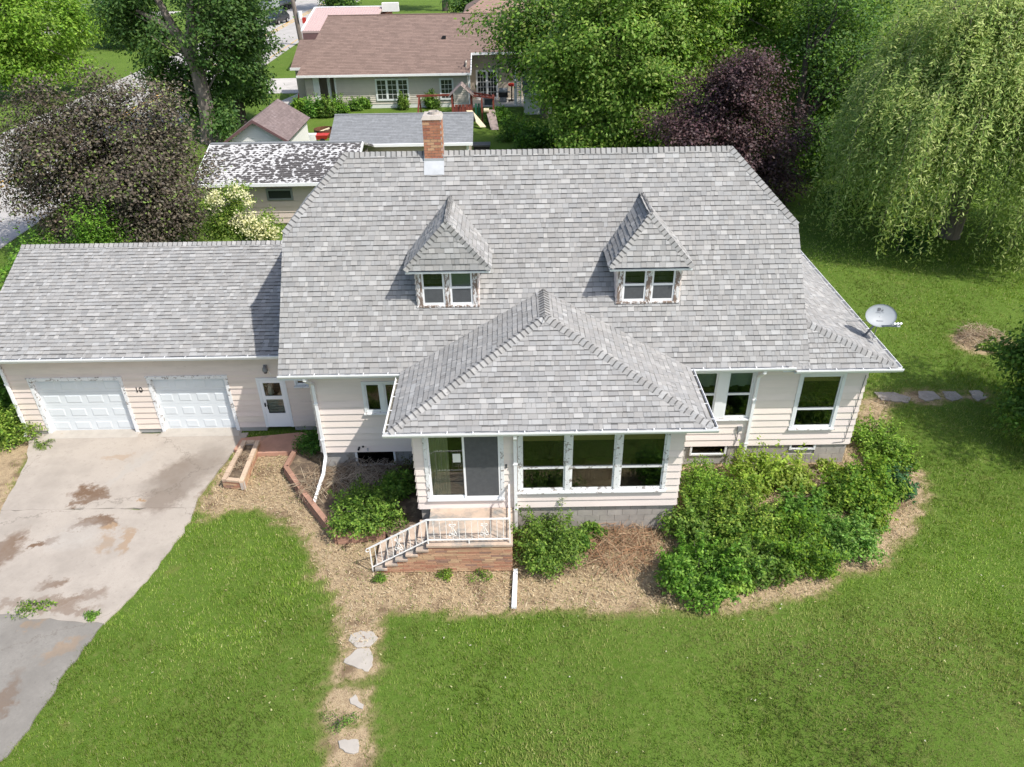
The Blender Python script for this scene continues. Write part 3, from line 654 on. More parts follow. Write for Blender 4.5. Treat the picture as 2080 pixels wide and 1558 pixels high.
for a, b in ((XL, px0 - .02), (px1 + .02, XR - .4)): gutter((a, YE, ZE), (b, YE, ZE), fy); eave((a, YE, ZE), (b, YE, ZE), fy, YW - YE)
gutter((XR - .4, YWE, zw), (wx, YWE, zw), fy); eave((XR - .4, YWE, zw), (wxe, YWE, zw), fy, YW - YWE)
gutter((wxe, YWE, zw), (wxe, yback, zw), (1, 0, 0)); eave((wxe, YWE, zw), (wxe, yback, zw), (1, 0, 0), wxe - XWR)
gutter((px0 - .12, YPE, ZP), (px1 + .12, YPE, ZP), fy); eave((px0, YPE, ZP), (px1, YPE, ZP), fy, YP - YPE)
gutter((px0, YPE, ZP), (px0, yvl - .3, ZP), (-1, 0, 0)); eave((px0, YPE, ZP), (px0, yvl - .1, ZP), (-1, 0, 0), XP0 - px0)
gutter((px1, YPE, ZP), (px1, yvl - .1, ZP), (1, 0, 0)); eave((px1, YPE, ZP), (px1, yvl - .1, ZP), (1, 0, 0), px1 - XP1)
gutter((gx0, YGE, zg), (gx1 - .05, YGE, zg), fy); eave((gx0, YGE, zg), (gx1 - .05, YGE, zg), fy, YGW - YGE)
# boxed rakes of the main roof
rk = MB()
for xx in (XL, XR):
    s = 1 if xx == XL else -1
    rk.add([(xx, YE, ZE - .06), (xx, yj, ZJ - .06), (xx, yj, ZJ - .22), (xx, YE, ZE - .22), (xx + s * .03, YE, ZE - .06), (xx + s * .03, yj, ZJ - .06), (xx + s * .03, yj, ZJ - .22), (xx + s * .03, YE, ZE - .22)], [(0, 1, 2, 3), (7, 6, 5, 4), (0, 4, 5, 1), (2, 6, 7, 3), (1, 5, 6, 2), (3, 7, 4, 0)])
    rk.add([(xx + s * .03, YE, ZE - .2), (xx + s * .03, yj, ZJ - .2), (xx + s * .7, yj, ZJ - .2), (xx + s * .7, YE, ZE - .2)], [(0, 1, 2, 3)])
rk.add([(gx0, YGE, zg - .07), (gx0, gyr, gzr - .07), (gx0, gyr, gzr - .22), (gx0, YGE, zg - .22), (gx0 + .03, YGE, zg - .07), (gx0 + .03, gyr, gzr - .07), (gx0 + .03, gyr, gzr - .22), (gx0 + .03, YGE, zg - .22)], [(0, 1, 2, 3), (7, 6, 5, 4), (2, 6, 7, 3), (3, 7, 4, 0)])
H(rk, 'rake_board', 'trim')
def downspout(path, wd=.085, dp=.065):
    mb = MB()
    for a, b in zip(path[:-1], path[1:]):
        d = (Vector(b) - Vector(a)).normalized(); mb.bar(Vector(a) - d * .02, Vector(b) + d * .02, wd, dp, up=(0, 1, 0) if abs(d.y) < .7 else (0, 0, 1))
    o = H(mb, 'downspout', 'metal_white')
    for i in range(2):
        a, b = Vector(path[2]), Vector(path[3]); c = a.lerp(b, .25 + .5 * i); MB().box(c.x - .06, c.x + .06, c.y - .045, c.y + .03, c.z - .02, c.z + .02).build('strap', 'metal_white', o)
xc = XWL + .10
q = pz(635, 1026, .22)
downspout([(xc - .05, YE - .05, ZE - .11), (xc - .05, YE - .03, ZE - .2), (xc, YW - .09, ZE - .62), (xc, YW - .09, .62), (q.x + .12, q.y + 1.1, .46), (q.x, q.y, .20)])
xc = py(1047, 960, YP).x; downspout([(xc, YPE - .05, ZP - .11), (xc, YPE - .03, ZP - .2), (xc, YP - .09, ZP - .6), (xc, YP - .09, .14)])
a, b = py(1557, 756, YW - .5), py(1512, 915, YW - .1); xc = b.x; downspout([(py(1552, 760, YE).x, YE - .05, ZE - .11), (py(1552, 760, YE).x, YE - .03, ZE - .2), (xc + .02, YW - .09, ZE - .6), (xc, YW - .09, .1)])
xc = XG0 + .05; downspout([(xc, YGE - .05, zg - .11), (xc, YGE - .03, zg - .2), (xc, YGW - .09, zg - .55), (xc, YGW - .09, .22), (xc + .02, YGW - .32, .12)])

# ---------------------------------------------------------------- chimney
cb0, cb1 = ppl(863, 331, YE, ZE, PM), ppl(901, 331, YE, ZE, PM); cy = cb0.y + .02; cx0, cx1 = cb0.x, cb1.x; ctop = py(880, 236, cy).z; zb = mz(cy) - .25; cd = .62
ch = MB(); ch.box(cx0 + .012, cx1 - .012, cy + .012, cy + cd - .012, zb, ctop - .1); chim = H(ch, 'chimney', 'mortar')
bh, bw, j = .078, .2, 0; z = zb + .1
while z < ctop - .12:
    o_ = 0 if j % 2 else bw / 2
    for face in range(4):
        L = (cx1 - cx0) if face in (0, 2) else cd
        x = -o_
        while x < L - .01:
            a, b = max(x, 0) + .005, min(x + bw, L) - .005; x += bw
            if b - a < .03: continue
            if face >= 2 and False: continue
            r = random.random(); c = (.42, .19, .115) if r < .6 else ((.50, .30, .18) if r < .82 else (.36, .15, .10)); f = random.uniform(.88, 1.12); c = tuple(k_ * f for k_ in c)
            mb = MB().col(c); z0, z1 = z, z + bh - .012
            if face == 0: mb.box(cx0 + a, cx0 + b, cy, cy + .05, z0, z1)
            elif face == 1: mb.box(cx1 - .05, cx1 - .0005, cy + .0505 + a * .84, cy + .05 + b * .84, z0, z1)
            elif face == 2: mb.box(cx0 + a, cx0 + b, cy + cd - .05, cy + cd, z0, z1)
            else: mb.box(cx0 + .0005, cx0 + .05, cy + .0505 + a * .84, cy + .05 + b * .84, z0, z1)
            if face in (0, 1, 3): mb.build('brick', 'brick', chim)
    z += bh; j += 1
cp = MB(); cp.hexa([(cx0 - .02, cy - .02, ctop - .1), (cx1 + .02, cy - .02, ctop - .1), (cx1 + .02, cy + cd + .02, ctop - .1), (cx0 - .02, cy + cd + .02, ctop - .1), (cx0 + .03, cy + .03, ctop), (cx1 - .03, cy + .03, ctop), (cx1 - .03, cy + cd - .03, ctop), (cx0 + .03, cy + cd - .03, ctop)]); cp.build('chimney_cap', 'mortar', chim)
MB().lathe(((cx0 + cx1) / 2 + .05, cy + cd / 2, ctop - .02), [(.15, 0), (.15, .09), (.11, .09), (.11, -.02)], 14).build('flue_tile', 'mortar', chim)
fl = MB(); w_ = .02; zc = mz(cy)
fl.prism([(cx0 - w_, cy - .28, mz(cy - .28) + .02), (cx1 + w_, cy - .28, mz(cy - .28) + .02), (cx1 + w_, cy - .004, zc + .02), (cx0 - w_, cy - .004, zc + .02)], (0, -.006, .008)); fl.box(cx0 - w_, cx1 + w_, cy - .012, cy - .002, zc + .0, zc + .10)
for xx, s in ((cx0, -1), (cx1, 1)):
    for i in range(3): yy = cy + i * .2; fl.box(xx, xx + s * .012, yy, yy + .17, mz(yy) - .05, mz(yy) + .17)
fl.build('flashing', 'flash', chim)
# ================================================================ THE GROUND
def sdf(poly, pts):
    """signed distance (negative inside) of pts (n,2) to polygon"""
    p = np.asarray(poly, float); n = len(p); d = np.full(len(pts), 1e9); ins = np.zeros(len(pts), bool)
    for i in range(n):
        a, b = p[i], p[(i + 1) % n]; ab = b - a; t = np.clip(((pts - a) @ ab) / (ab @ ab + 1e-12), 0, 1)
        d = np.minimum(d, np.linalg.norm(pts - a - t[:, None] * ab, axis=1))
        c = ((a[1] > pts[:, 1]) != (b[1] > pts[:, 1])) & (pts[:, 0] < (b[0] - a[0]) * (pts[:, 1] - a[1]) / (b[1] - a[1] + 1e-12) + a[0]); ins ^= c
    return np.where(ins, -d, d)
def G(px_list, z=0): return [tuple(pz(u, v, z).xy) for u, v in px_list]
BED = G([(395, 1030), (440, 965), (500, 905), (640, 880), (1712, 890), (1770, 800), (1835, 805), (1790, 850), (1815, 905), (1862, 955), (1885, 1010), (1850, 1085), (1770, 1150), (1650, 1200), (1560, 1228), (1420, 1235), (1160, 1232), (1010, 1242), (800, 1242), (780, 1252), (700, 1240), (660, 1205), (628, 1120), (590, 1050), (520, 1032), (430, 1050)])
PATH = [G([(690, 1235), (782, 1245), (775, 1310), (768, 1375), (690, 1372), (700, 1290)]), G([(672, 1395), (762, 1390), (752, 1455), (668, 1458)]), G([(655, 1475), (750, 1470), (742, 1575), (650, 1575)])]
DRV = G([(60, 884), (505, 880), (478, 915), (402, 1012), (388, 1058), (300, 1180), (212, 1268), (-10, 1250), (-60, 1120), (-20, 1080), (55, 940)])
ASP = G([(-60, 1236), (214, 1262), (120, 1380), (60, 1480), (-20, 1560), (-120, 1640), (-300, 1640), (-200, 1300)])
LEFT = G([(-60, 870), (95, 880), (60, 925), (20, 1010), (-40, 1120), (-120, 1100)])
WALK = G([(1765, 790), (2010, 795), (2015, 818), (1765, 815)])
BRUSH = pz(1995, 695)
HOUSE_FP = [(XWL, YW), (XP0, YW), (XP0, YP), (XP1, YP), (XP1, YW), (XWR, YW), (XWR, 26.5), (XWL, 26.5), (XWL, 28), (XG0, 28), (XG0, YGW), (XWL, YGW)]
rl = np.random.default_rng(3)
def fb(p, f, seed=0):
    """cheap smooth noise in 0..1 for masks"""
    r = np.random.default_rng(100 + seed); s = np.zeros(len(p))
    for k in range(7):
        a = r.uniform(0, 6.28); w_ = f * r.uniform(.6, 1.9); s += np.sin(p[:, 0] * math.cos(a) * w_ + p[:, 1] * math.sin(a) * w_ + r.uniform(0, 6.28))
    return .5 + s / 7
def masks(P2):
    wob = .30 * (fb(P2, 3, 1) - .5) + .30 * (fb(P2, 9, 2) - .5)
    d = sdf(BED, P2)
    for q in PATH: d = np.minimum(d, sdf(q, P2) + .04)
    d = np.minimum(d, sdf(LEFT, P2)); d = np.minimum(d, sdf(WALK, P2) + .18)
    d = np.minimum(d, np.hypot((P2[:, 0] - BRUSH.x) / 1.35, (P2[:, 1] - BRUSH.y)) - .85)
    return np.clip(.5 - (d + wob) / .60, 0, 1)
xs = np.unique(np.concatenate([np.array([-420, -200, -120, -80, -60, -45, -35, -28, -24]), np.arange(-21, 25.01, .2), np.array([26, 28, 31, 36, 45, 60, 80, 120, 200, 420])]))
ys = np.unique(np.concatenate([np.array([-40, -10, 2]), np.arange(7, 34.01, .2), np.array([35, 37, 40, 45, 52, 60, 70, 85, 105, 130, 160, 200, 260, 340, 460])]))
gx, gy = np.meshgrid(xs, ys); P2 = np.stack([gx.ravel(), gy.ravel()], 1)
near = (P2[:, 0] > -21) & (P2[:, 0] < 25) & (P2[:, 1] > 7) & (P2[:, 1] < 34)
mk = np.where(near, masks(P2), 0)
gz = np.where(near, -.035 * fb(P2, .9, 5) * 1.0 - .012 * fb(P2, 5, 6), -.02)
nx, ny = len(xs), len(ys)
idx = np.arange(nx * ny).reshape(ny, nx); fq = np.stack([idx[:-1, :-1], idx[:-1, 1:], idx[1:, 1:], idx[1:, :-1]], -1).reshape(-1, 4)
me = bpy.data.meshes.new('lawn'); me.from_pydata(np.column_stack([P2, gz]).tolist(), [], fq.tolist())
at = me.attributes.new('bed', 'FLOAT', 'POINT'); at.data.foreach_set('value', mk.astype(np.float32))
me.polygons.foreach_set('use_smooth', [True] * len(me.polygons))
# lawn material: turf tones, bare straw-strewn soil where the bed mask says so
m, nt, b = _new('lawn_ground'); P_ = pos(nt)
n1 = noise(nt, .35, 5, .6, P_); n2 = noise(nt, 7, 5, .7, P_); n3 = noise(nt, 45, 3, .7, P_); n4 = noise(nt, 1.4, 4, .6, P_)
g1 = ramp(nt, n1.outputs[0], .35, .65, (.075, .15, .016, 1), (.115, .195, .03, 1)).outputs[0]
g2 = mixc(nt, ramp(nt, n2.outputs[0], .35, .72).outputs[0], g1, (.135, .195, .04)); g3 = mixc(nt, ramp(nt, n3.outputs[0], .45, .75).outputs[0], g2, (.06, .10, .014))
g3 = mixc(nt, ramp(nt, n4.outputs[0], .60, .80).outputs[0], g3, (.16, .17, .05))
s1 = ramp(nt, n2.outputs[0], .32, .62, (.17, .115, .07, 1), (.40, .30, .18, 1)).outputs[0]; s2 = mixc(nt, ramp(nt, n3.outputs[0], .42, .6).outputs[0], s1, (.45, .355, .23))
s2 = mixc(nt, ramp(nt, n4.outputs[0], .52, .66).outputs[0], s2, (.19, .135, .085))
a = N(nt, 'ShaderNodeAttribute', attribute_name='bed'); sub = N(nt, 'ShaderNodeMath', operation='ADD'); nt.links.new(a.outputs['Fac'], sub.inputs[0])
sc_ = N(nt, 'ShaderNodeMath', operation='MULTIPLY_ADD'); sc_.inputs[1].default_value = .9; sc_.inputs[2].default_value = -.45; nt.links.new(n2.outputs[0], sc_.inputs[0]); nt.links.new(sc_.outputs[0], sub.inputs[1])
fac = ramp(nt, sub.outputs[0], .35, .65).outputs[0]; fac0 = ramp(nt, sub.outputs[0], .05, .40).outputs[0]; g3 = mixc(nt, fac0, g3, (.20, .19, .075))
nt.links.new(mixc(nt, fac, g3, s2), b.inputs['Base Color']); b.inputs['Roughness'].default_value = .95; b.inputs['Specular IOR Level'].default_value = .1
bp = N(nt, 'ShaderNodeBump'); bp.inputs['Strength'].default_value = .8; bp.inputs['Distance'].default_value = .04; nt.links.new(n3.outputs[0], bp.inputs['Height']); nt.links.new(bp.outputs[0], b.inputs['Normal'])
M['lawn'] = m; lawn = link('lawn', me, 'lawn', None, 'structure')

# ---------------------------------------------------------------- driveway: concrete slabs, then old asphalt
def blob_mat(name, base, base2, blobs, rough=.92, fine=60, spots=None):
    m, nt, b = _new(name); P_ = pos(nt)
    nd = noise(nt, 2.6, 5, .65, P_); nf = noise(nt, fine, 4, .7, P_); nm = noise(nt, .9, 5, .6, P_); nk = noise(nt, 9, 4, .7, P_)
    c = mixc(nt, ramp(nt, nm.outputs[0], .35, .65).outputs[0], base, base2); c = mixc(nt, ramp(nt, nf.outputs[0], .35, .75).outputs[0], c, tuple(k * .80 for k in base))
    c = mixc(nt, ramp(nt, nk.outputs[0], .57, .70).outputs[0], c, tuple(k * .74 for k in base))
    dis = N(nt, 'ShaderNodeVectorMath', operation='MULTIPLY_ADD'); nt.links.new(nd.outputs['Color'], dis.inputs[0]); dis.inputs[1].default_value = (1.1, 1.1, 0); nt.links.new(P_, dis.inputs[2])
    for (x, y, rx, ry, ang, colr, st) in blobs:
        mp = N(nt, 'ShaderNodeMapping', vector_type='TEXTURE'); mp.inputs['Location'].default_value = (x + .55, y + .55, 0); mp.inputs['Rotation'].default_value = (0, 0, ang); mp.inputs['Scale'].default_value = (rx, ry, 1e3)
        nt.links.new(dis.outputs[0], mp.inputs[0]); ln = N(nt, 'ShaderNodeVectorMath', operation='LENGTH'); nt.links.new(mp.outputs[0], ln.inputs[0])
        rr = ramp(nt, ln.outputs['Value'], .55, 1.0, (st, st, st, 1), (0, 0, 0, 1)); c = mixc(nt, rr.outputs[0], c, colr)
    nl = noise(nt, .45, 6, .7, P_); c = mixc(nt, ramp(nt, nl.outputs[0], .46, .66, (0, 0, 0, 1), (.55, .55, .55, 1)).outputs[0], c, tuple(k * .66 for k in base))
    ck = N(nt, 'ShaderNodeTexVoronoi', feature='DISTANCE_TO_EDGE'); ck.inputs['Scale'].default_value = .2; nt.links.new(dis.outputs[0], ck.inputs['Vector']); c = mixc(nt, ramp(nt, ck.outputs['Distance'], .0008, .004, (.6, .6, .6, 1), (0, 0, 0, 1)).outputs[0], c, (.13, .11, .09))
    nt.links.new(c, b.inputs['Base Color']); b.inputs['Roughness'].default_value = rough; b.inputs['Specular IOR Level'].default_value = .2
    bp = N(nt, 'ShaderNodeBump'); bp.inputs['Strength'].default_value = .35; bp.inputs['Distance'].default_value = .01; nt.links.new(nf.outputs[0], bp.inputs['Height']); nt.links.new(bp.outputs[0], b.inputs['Normal'])
    return m
BR, OIL, TAN = (.145, .09, .055), (.19, .155, .125), (.30, .20, .115)
def bl(u, v, wpx, hpx, ang, col, st=.95): p = pz(u, v); k = 66.0; return (p.x, p.y, wpx / k, hpx / k * 1.5, ang, col, st)
stains = [bl(185, 1000, 38, 16, 0, BR), bl(160, 1022, 22, 8, .4, BR, .8), bl(378, 962, 62, 70, -.7, OIL, .9), bl(345, 1005, 44, 48, -.5, OIL, .8), bl(195, 1012, 26, 9, .3, BR, .9), bl(210, 1060, 34, 12, -.2, BR, .9), bl(255, 1100, 12, 30, .1, TAN, .7), bl(130, 1240, 60, 8, .0, BR, .6), bl(240, 930, 40, 8, .2, TAN, .4), bl(440, 990, 20, 34, -.5, BR, .5), bl(175, 1065, 40, 10, .5, BR), bl(225, 1070, 20, 7, 0, TAN), bl(108, 1100, 14, 14, 0, BR, .7), bl(75, 1112, 22, 6, .3, BR), bl(110, 1186, 34, 10, .2, BR, .8), bl(10, 1120, 30, 44, 0, BR, .85),
          bl(285, 1018, 12, 5, 0, TAN), bl(215, 1105, 14, 24, .2, TAN, .6), bl(60, 1228, 90, 8, .1, BR, .6), bl(170, 1215, 50, 10, .4, BR, .55), bl(270, 950, 16, 50, -.4, (.36, .34, .31), .5), bl(150, 1090, 60, 30, .5, (.38, .36, .33), .4)]
M['drive'] = blob_mat('driveway_concrete', (.42, .375, .325), (.365, .325, .28), stains)
M['asphalt_old'] = blob_mat('old_asphalt', (.255, .24, .215), (.205, .192, .172), [bl(60, 1270, 18, 10, 0, TAN, .6), bl(130, 1315, 40, 10, .7, TAN, .5), bl(5, 1430, 20, 40, 0, BR, .6)], fine=24)
def slab(name, poly, z0, z1, mat):
    mb = MB(); mb.prism([(x, y, z0) for x, y in poly], (0, 0, z1 - z0)); return mb.build(name, mat, None, kind='structure')
def clip_half(poly, n, c, keep):   # keep side sign of n.p - c
    out = []
    for i in range(len(poly)):
        p, q = np.array(poly[i]), np.array(poly[(i + 1) % len(poly)]); a, b_ = (p @ n - c) * keep, (q @ n - c) * keep
        if a >= 0: out.append(tuple(p))
        if a * b_ < 0: out.append(tuple(p + (q - p) * a / (a - b_)))
    return out
def ragged(poly, amp=.035, step=.22, seed=1):
    r = np.random.default_rng(seed); out = []
    for i in range(len(poly)):
        p, q = np.array(poly[i]), np.array(poly[(i + 1) % len(poly)]); k = max(1, int(np.linalg.norm(q - p) / step)); nrm = np.array([-(q - p)[1], (q - p)[0]]) / (np.linalg.norm(q - p) + 1e-9)
        for j in range(k): out.append(tuple(p + (q - p) * j / k + nrm * r.normal(0, amp) * (j > 0)))
    return out
yj1 = pz(200, 1035).y
jn = np.array([0.0, 1.0])
drive = MB(); upper = clip_half(DRV, jn, yj1 + .006, 1); lower = clip_half(DRV, jn, yj1 - .006, -1)
def ngon_slab(mb, poly, z0, z1):
    k = len(poly); mb.add([(x, y, z1) for x, y in poly] + [(x, y, z0) for x, y in poly], [tuple(range(k))] + [(i, i + k, (i + 1) % k + k, (i + 1) % k) for i in range(k)])
d_o = bpy.data.objects.new('driveway', None)
mb = MB(); ngon_slab(mb, ragged(upper, .02), -.05, .034); drv = mb.build('driveway', 'drive', None, kind='structure')
mb = MB(); ngon_slab(mb, ragged(lower, .03, seed=2), -.05, .028); mb.build('concrete_slab', 'drive', drv)
mb = MB(); ngon_slab(mb, ragged(ASP, .05, .25, seed=3), -.05, .018); mb.build('asphalt_apron', 'asphalt_old', drv)
ap = MB(); ap.hexa([(d1[0] - .1, YGW - .32, .02), (d1[1] + .05, YGW - .32, .02), (d1[1] + .05, YGW + .16, .02), (d1[0] - .1, YGW + .16, .02), (d1[0] - .1, YGW - .32, .037), (d1[1] + .05, YGW - .32, .037), (d1[1] - .1, YGW + .16, .075), (d1[0] + .1, YGW + .16, .075)]); ap.build('door_threshold', 'stone', drv)
ap = MB(); ap.hexa([(d2[0] - .05, YGW - .32, .02), (d2[1] + .05, YGW - .32, .02), (d2[1] + .05, YGW + .16, .02), (d2[0] - .05, YGW + .16, .02), (d2[0] - .05, YGW - .32, .037), (d2[1] + .05, YGW - .32, .037), (d2[1] - .1, YGW + .16, .075), (d2[0] + .1, YGW + .16, .075)]); ap.build('door_threshold', 'stone', drv)
# red concrete landing at the storm door
rp = [tuple(pz(u, v, .12).xy) for u, v in ((490, 890), (612, 878), (632, 885), (590, 918), (520, 921), (475, 913))]
rp = [(x, min(y, YGW - .02)) for x, y in rp]
mb = MB(); ngon_slab(mb, rp, -.02, .125); land = mb.build('entry_landing', 'red_concrete', None, kind='structure')

# ---------------------------------------------------------------- stepping stones
def stone(px_poly, label, mat='stone', z=.022, group=None, cat='stepping stone'):
    poly = ragged(G(px_poly), .012, .07, seed=len(label)); cx_ = sum(p[0] for p in poly) / len(poly); cy_ = sum(p[1] for p in poly) / len(poly)
    mb = MB(); k = len(poly)
    mb.add([(x, y, -.04) for x, y in poly] + [(x, y, z - .006) for x, y in poly] + [(cx_ + (x - cx_) * .96, cy_ + (y - cy_) * .96, z) for x, y in poly] + [(cx_, cy_, z + .003)],
           [(i, (i + 1) % k, (i + 1) % k + k, i + k) for i in range(k)] + [(i + k, (i + 1) % k + k, (i + 1) % k + 2 * k, i + 2 * k) for i in range(k)] + [(i + 2 * k, (i + 1) % k + 2 * k, 3 * k) for i in range(k)])
    return tag(mb.build('stepping_stone', mat), label, cat, group)
SG = 'pale stepping stones in the front path'; SR = 'grey slabs beside the right side of the house'
stone([(712, 1290), (735, 1281), (758, 1284), (768, 1296), (758, 1308), (750, 1315), (725, 1316), (708, 1302)], 'pale stepping stone nearest the brick steps', group=SG)
stone([(726, 1318), (750, 1317), (758, 1334), (757, 1352), (748, 1365), (728, 1359), (698, 1346), (708, 1334)], 'widest pale stepping stone, just below the first one', group=SG)
stone([(710, 1420), (722, 1411), (728, 1424), (739, 1432), (737, 1441), (728, 1438), (712, 1430)], 'small bone-shaped pale stepping stone in brown turf', group=SG)
stone([(687, 1506), (700, 1502), (728, 1503), (730, 1514), (728, 1528), (708, 1530), (690, 1520)], 'jagged pale stepping stone nearest the bottom edge of the photo', group=SG)
stone([(1775, 797), (1815, 797), (1850, 808), (1845, 818), (1790, 812)], 'half-buried grey slab against the house corner', 'stone_grey', group=SR)
stone([(1865, 795), (1895, 795), (1912, 810), (1880, 815), (1866, 808)], 'grey paving slab next to the half-buried one', 'stone_grey', group=SR)
stone([(1914, 796), (1940, 795), (1956, 809), (1935, 815), (1922, 810)], 'grey paving slab in the middle of the side row', 'stone_grey', group=SR)
stone([(1968, 794), (1990, 793), (2005, 808), (1985, 815), (1976, 808)], 'grey paving slab nearest the dark tree on the right', 'stone_grey', group=SR)

# ---------------------------------------------------------------- brick stoop with steps and railing
SY0, SY1 = 13.88, YP - .06; sx1 = py(1040, 1105, SY0).x; sx0 = py(868, 1105, SY0).x; SZ = .94
stoop = thing('entrance_steps', 'brick stoop with five concrete steps and white iron railing at the patio door', 'steps', ((sx0 + sx1) / 2, SY0, 0))
nst = 5; rise = SZ / (nst + 1); run = .275
core = MB(); core.box(sx0 + .02, sx1 - .02, SY0 + .03, SY1, 0, SZ - .06)
for i in range(nst): core.box(sx0 - (i + 1) * run + .02, sx0 - i * run + .02, SY0 + .03, SY1 - .25 - .02 * i, 0, SZ - (i + 1) * rise - .056)
core.build('masonry_core', 'mortar', stoop)
MB().box(sx0 - .03, sx1 + .02, SY0 - .03, SY1 + .005, SZ - .06, SZ).build('platform_slab', 'step_concrete', stoop)
for i in range(nst):
    zt = SZ - (i + 1) * rise; MB().box(sx0 - (i + 1) * run - .03, sx0 - i * run + .015, SY0 - .03, SY1 - .25 - .02 * i, zt - .055, zt).build('tread', 'step_concrete', stoop)
bh = .062
def brick_col():
    r = random.random(); c = (.47, .28, .18) if r < .5 else ((.42, .215, .14) if r < .72 else ((.54, .37, .23) if r < .93 else (.32, .20, .15))); f = random.uniform(.88, 1.12); return tuple(k * f for k in c)
z = 0; j = 0
while z < SZ - .08:
    left = sx0
    for i in range(nst):
        if z + bh <= SZ - (i + 1) * rise - .05: left = sx0 - (i + 1) * run
    zt_ = min(z + bh, SZ - .062)
    x = left - random.uniform(0, .25)
    while x < sx1:
        L = .29; a, b = max(x, left) + .004, min(x + L, sx1) - .004; x += L
        if b - a > .02: MB().col(brick_col()).box(a, b, SY0 + random.uniform(-.003, .003), SY0 + .05, z + .006, zt_ - .006).build('brick', 'brick', stoop)
    y = SY0 + .051
    while y < SY1:
        a, b = y + .004, min(y + .29, SY1) - .004; y += .29
        if b - a > .03: MB().col(brick_col()).box(sx1 - .05, sx1 + random.uniform(-.003, .003), a, b, z + .006, zt_ - .006).build('brick', 'brick', stoop)
    z += bh; j += 1
RY = SY0 + .05; rt = SZ + .80; rb = SZ + .13; xe = sx0 - nst * run - .12; drop = SZ - .02
rl_ = MB(); xA, xB = sx1 - .05, sx0 + .02
rl_.bar((xA, RY, rt), (xB, RY, rt), .04, .028); rl_.bar((xA, RY, rb), (xB, RY, rb), .03, .02)
rl_.bar((xB, RY, rt), (xe, RY, rt - drop), .04, .028); rl_.bar((xB, RY, rb), (xe + .03, RY, rb - drop + .02), .03, .02)
rl_.bar((xA, RY, rt), (xA, SY1, rt), .04, .028); rl_.bar((xA, RY, rb), (xA, SY1, rb), .03, .02)
rail = rl_.build('railing', 'iron_white', stoop)
def slope_z(x, zz): return zz - drop * max(0, (xB - x)) / (xB - xe)
for x, y in ((xA, RY), (xB, RY), (xe + .02, RY), ((xA + xB) / 2, RY), (xA, SY1 - .03)):
    z0 = SZ if x > sx0 - .05 else 0.0
    top = slope_z(x, rt) if x != (xA + xB) / 2 else rb
    MB().box(x - .014, x + .014, y - .014, y + .014, z0, top).build('post', 'iron_white', rail)
def twist(mb, x, y, z0, z1, w_=.013):
    k = 12; vs_ = []; fs = []
    for i in range(k + 1):
        t = i / k; a = t * 6 * math.pi / 2
        for q in range(4): vs_.append((x + w_ * .7 * math.cos(a + q * math.pi / 2), y + w_ * .7 * math.sin(a + q * math.pi / 2), z0 + (z1 - z0) * t))
    for i in range(k):
        for q in range(4): fs.append((i * 4 + q, i * 4 + (q + 1) % 4, (i + 1) * 4 + (q + 1) % 4, (i + 1) * 4 + q))
    mb.add(vs_, fs)
bx_ = [xA - (i + 1) * (xA - xB) / 13 for i in range(12)] + [xB - (i + 1) * (xB - xe) / 10 for i in range(9)]
for x in bx_:
    mb = MB(); twist(mb, x, RY, slope_z(x, rb), slope_z(x, rt)); mb.build('baluster', 'iron_white', rail)
for i in range(7):
    mb = MB(); y = RY + (i + 1) * (SY1 - RY) / 8; twist(mb, xA, y, rb, rt); mb.build('baluster', 'iron_white', rail)
for x in (bx_[3], bx_[8], bx_[16]):
    z = slope_z(x, (rb + rt) / 2 - .02); mb = MB()
    for s in (-1, 1):
        mb.tube([(x + s * .02, RY, z + .19), (x + s * .075, RY, z + .20), (x + s * .085, RY, z + .16), (x + s * .03, RY, z + .13), (x + s * .02, RY, z + .06), (x + s * .09, RY, z - .11), (x + s * .10, RY, z - .16), (x + s * .06, RY, z - .18), (x + s * .02, RY, z - .13)], .009, 6)
        mb.tube([(x, RY, z - .14), (x + s * .05, RY, z - .08), (x + s * .055, RY, z - .11)], .008, 6)
    mb.build('scroll_ornament', 'iron_white', rail)
mb = MB(); zc = rt - drop; mb.tube([(xe, RY, zc), (xe - .06, RY, zc - .02), (xe - .09, RY, zc - .08), (xe - .06, RY, zc - .13), (xe - .02, RY, zc - .10)], .014, 8); mb.build('end_scroll', 'iron_white', rail)

# ---------------------------------------------------------------- brick planter beside the driveway
pc = [pz(493, 894, .32), pz(527, 894, .32), pz(493, 978, .32), pz(450, 974, .32)]   # back-left, back-right, front-right, front-left
ctr = sum(pc, Vector()) / 4
plant = thing('brick_planter', 'long low brick planter box beside the driveway by the storm door', 'planter', (ctr.x, ctr.y, 0))
inn = [ctr + (p - ctr) * .98 for p in pc]
cm = MB()
for i in range(4):
    a, b = pc[i], pc[(i + 1) % 4]; d = (b - a).normalized(); nn = Vector((-d.y, d.x, 0)); nn = nn if nn.dot(ctr - a) > 0 else -nn
    cm.hexa([(a.x + nn.x * .01, a.y + nn.y * .01, 0), (b.x + nn.x * .01, b.y + nn.y * .01, 0), (b.x + nn.x * .10, b.y + nn.y * .10, 0), (a.x + nn.x * .10, a.y + nn.y * .10, 0), (a.x + nn.x * .01, a.y + nn.y * .01, .255), (b.x + nn.x * .01, b.y + nn.y * .01, .255), (b.x + nn.x * .10, b.y + nn.y * .10, .255), (a.x + nn.x * .10, a.y + nn.y * .10, .255)])
cm.build('planter_wall', 'mortar', plant)
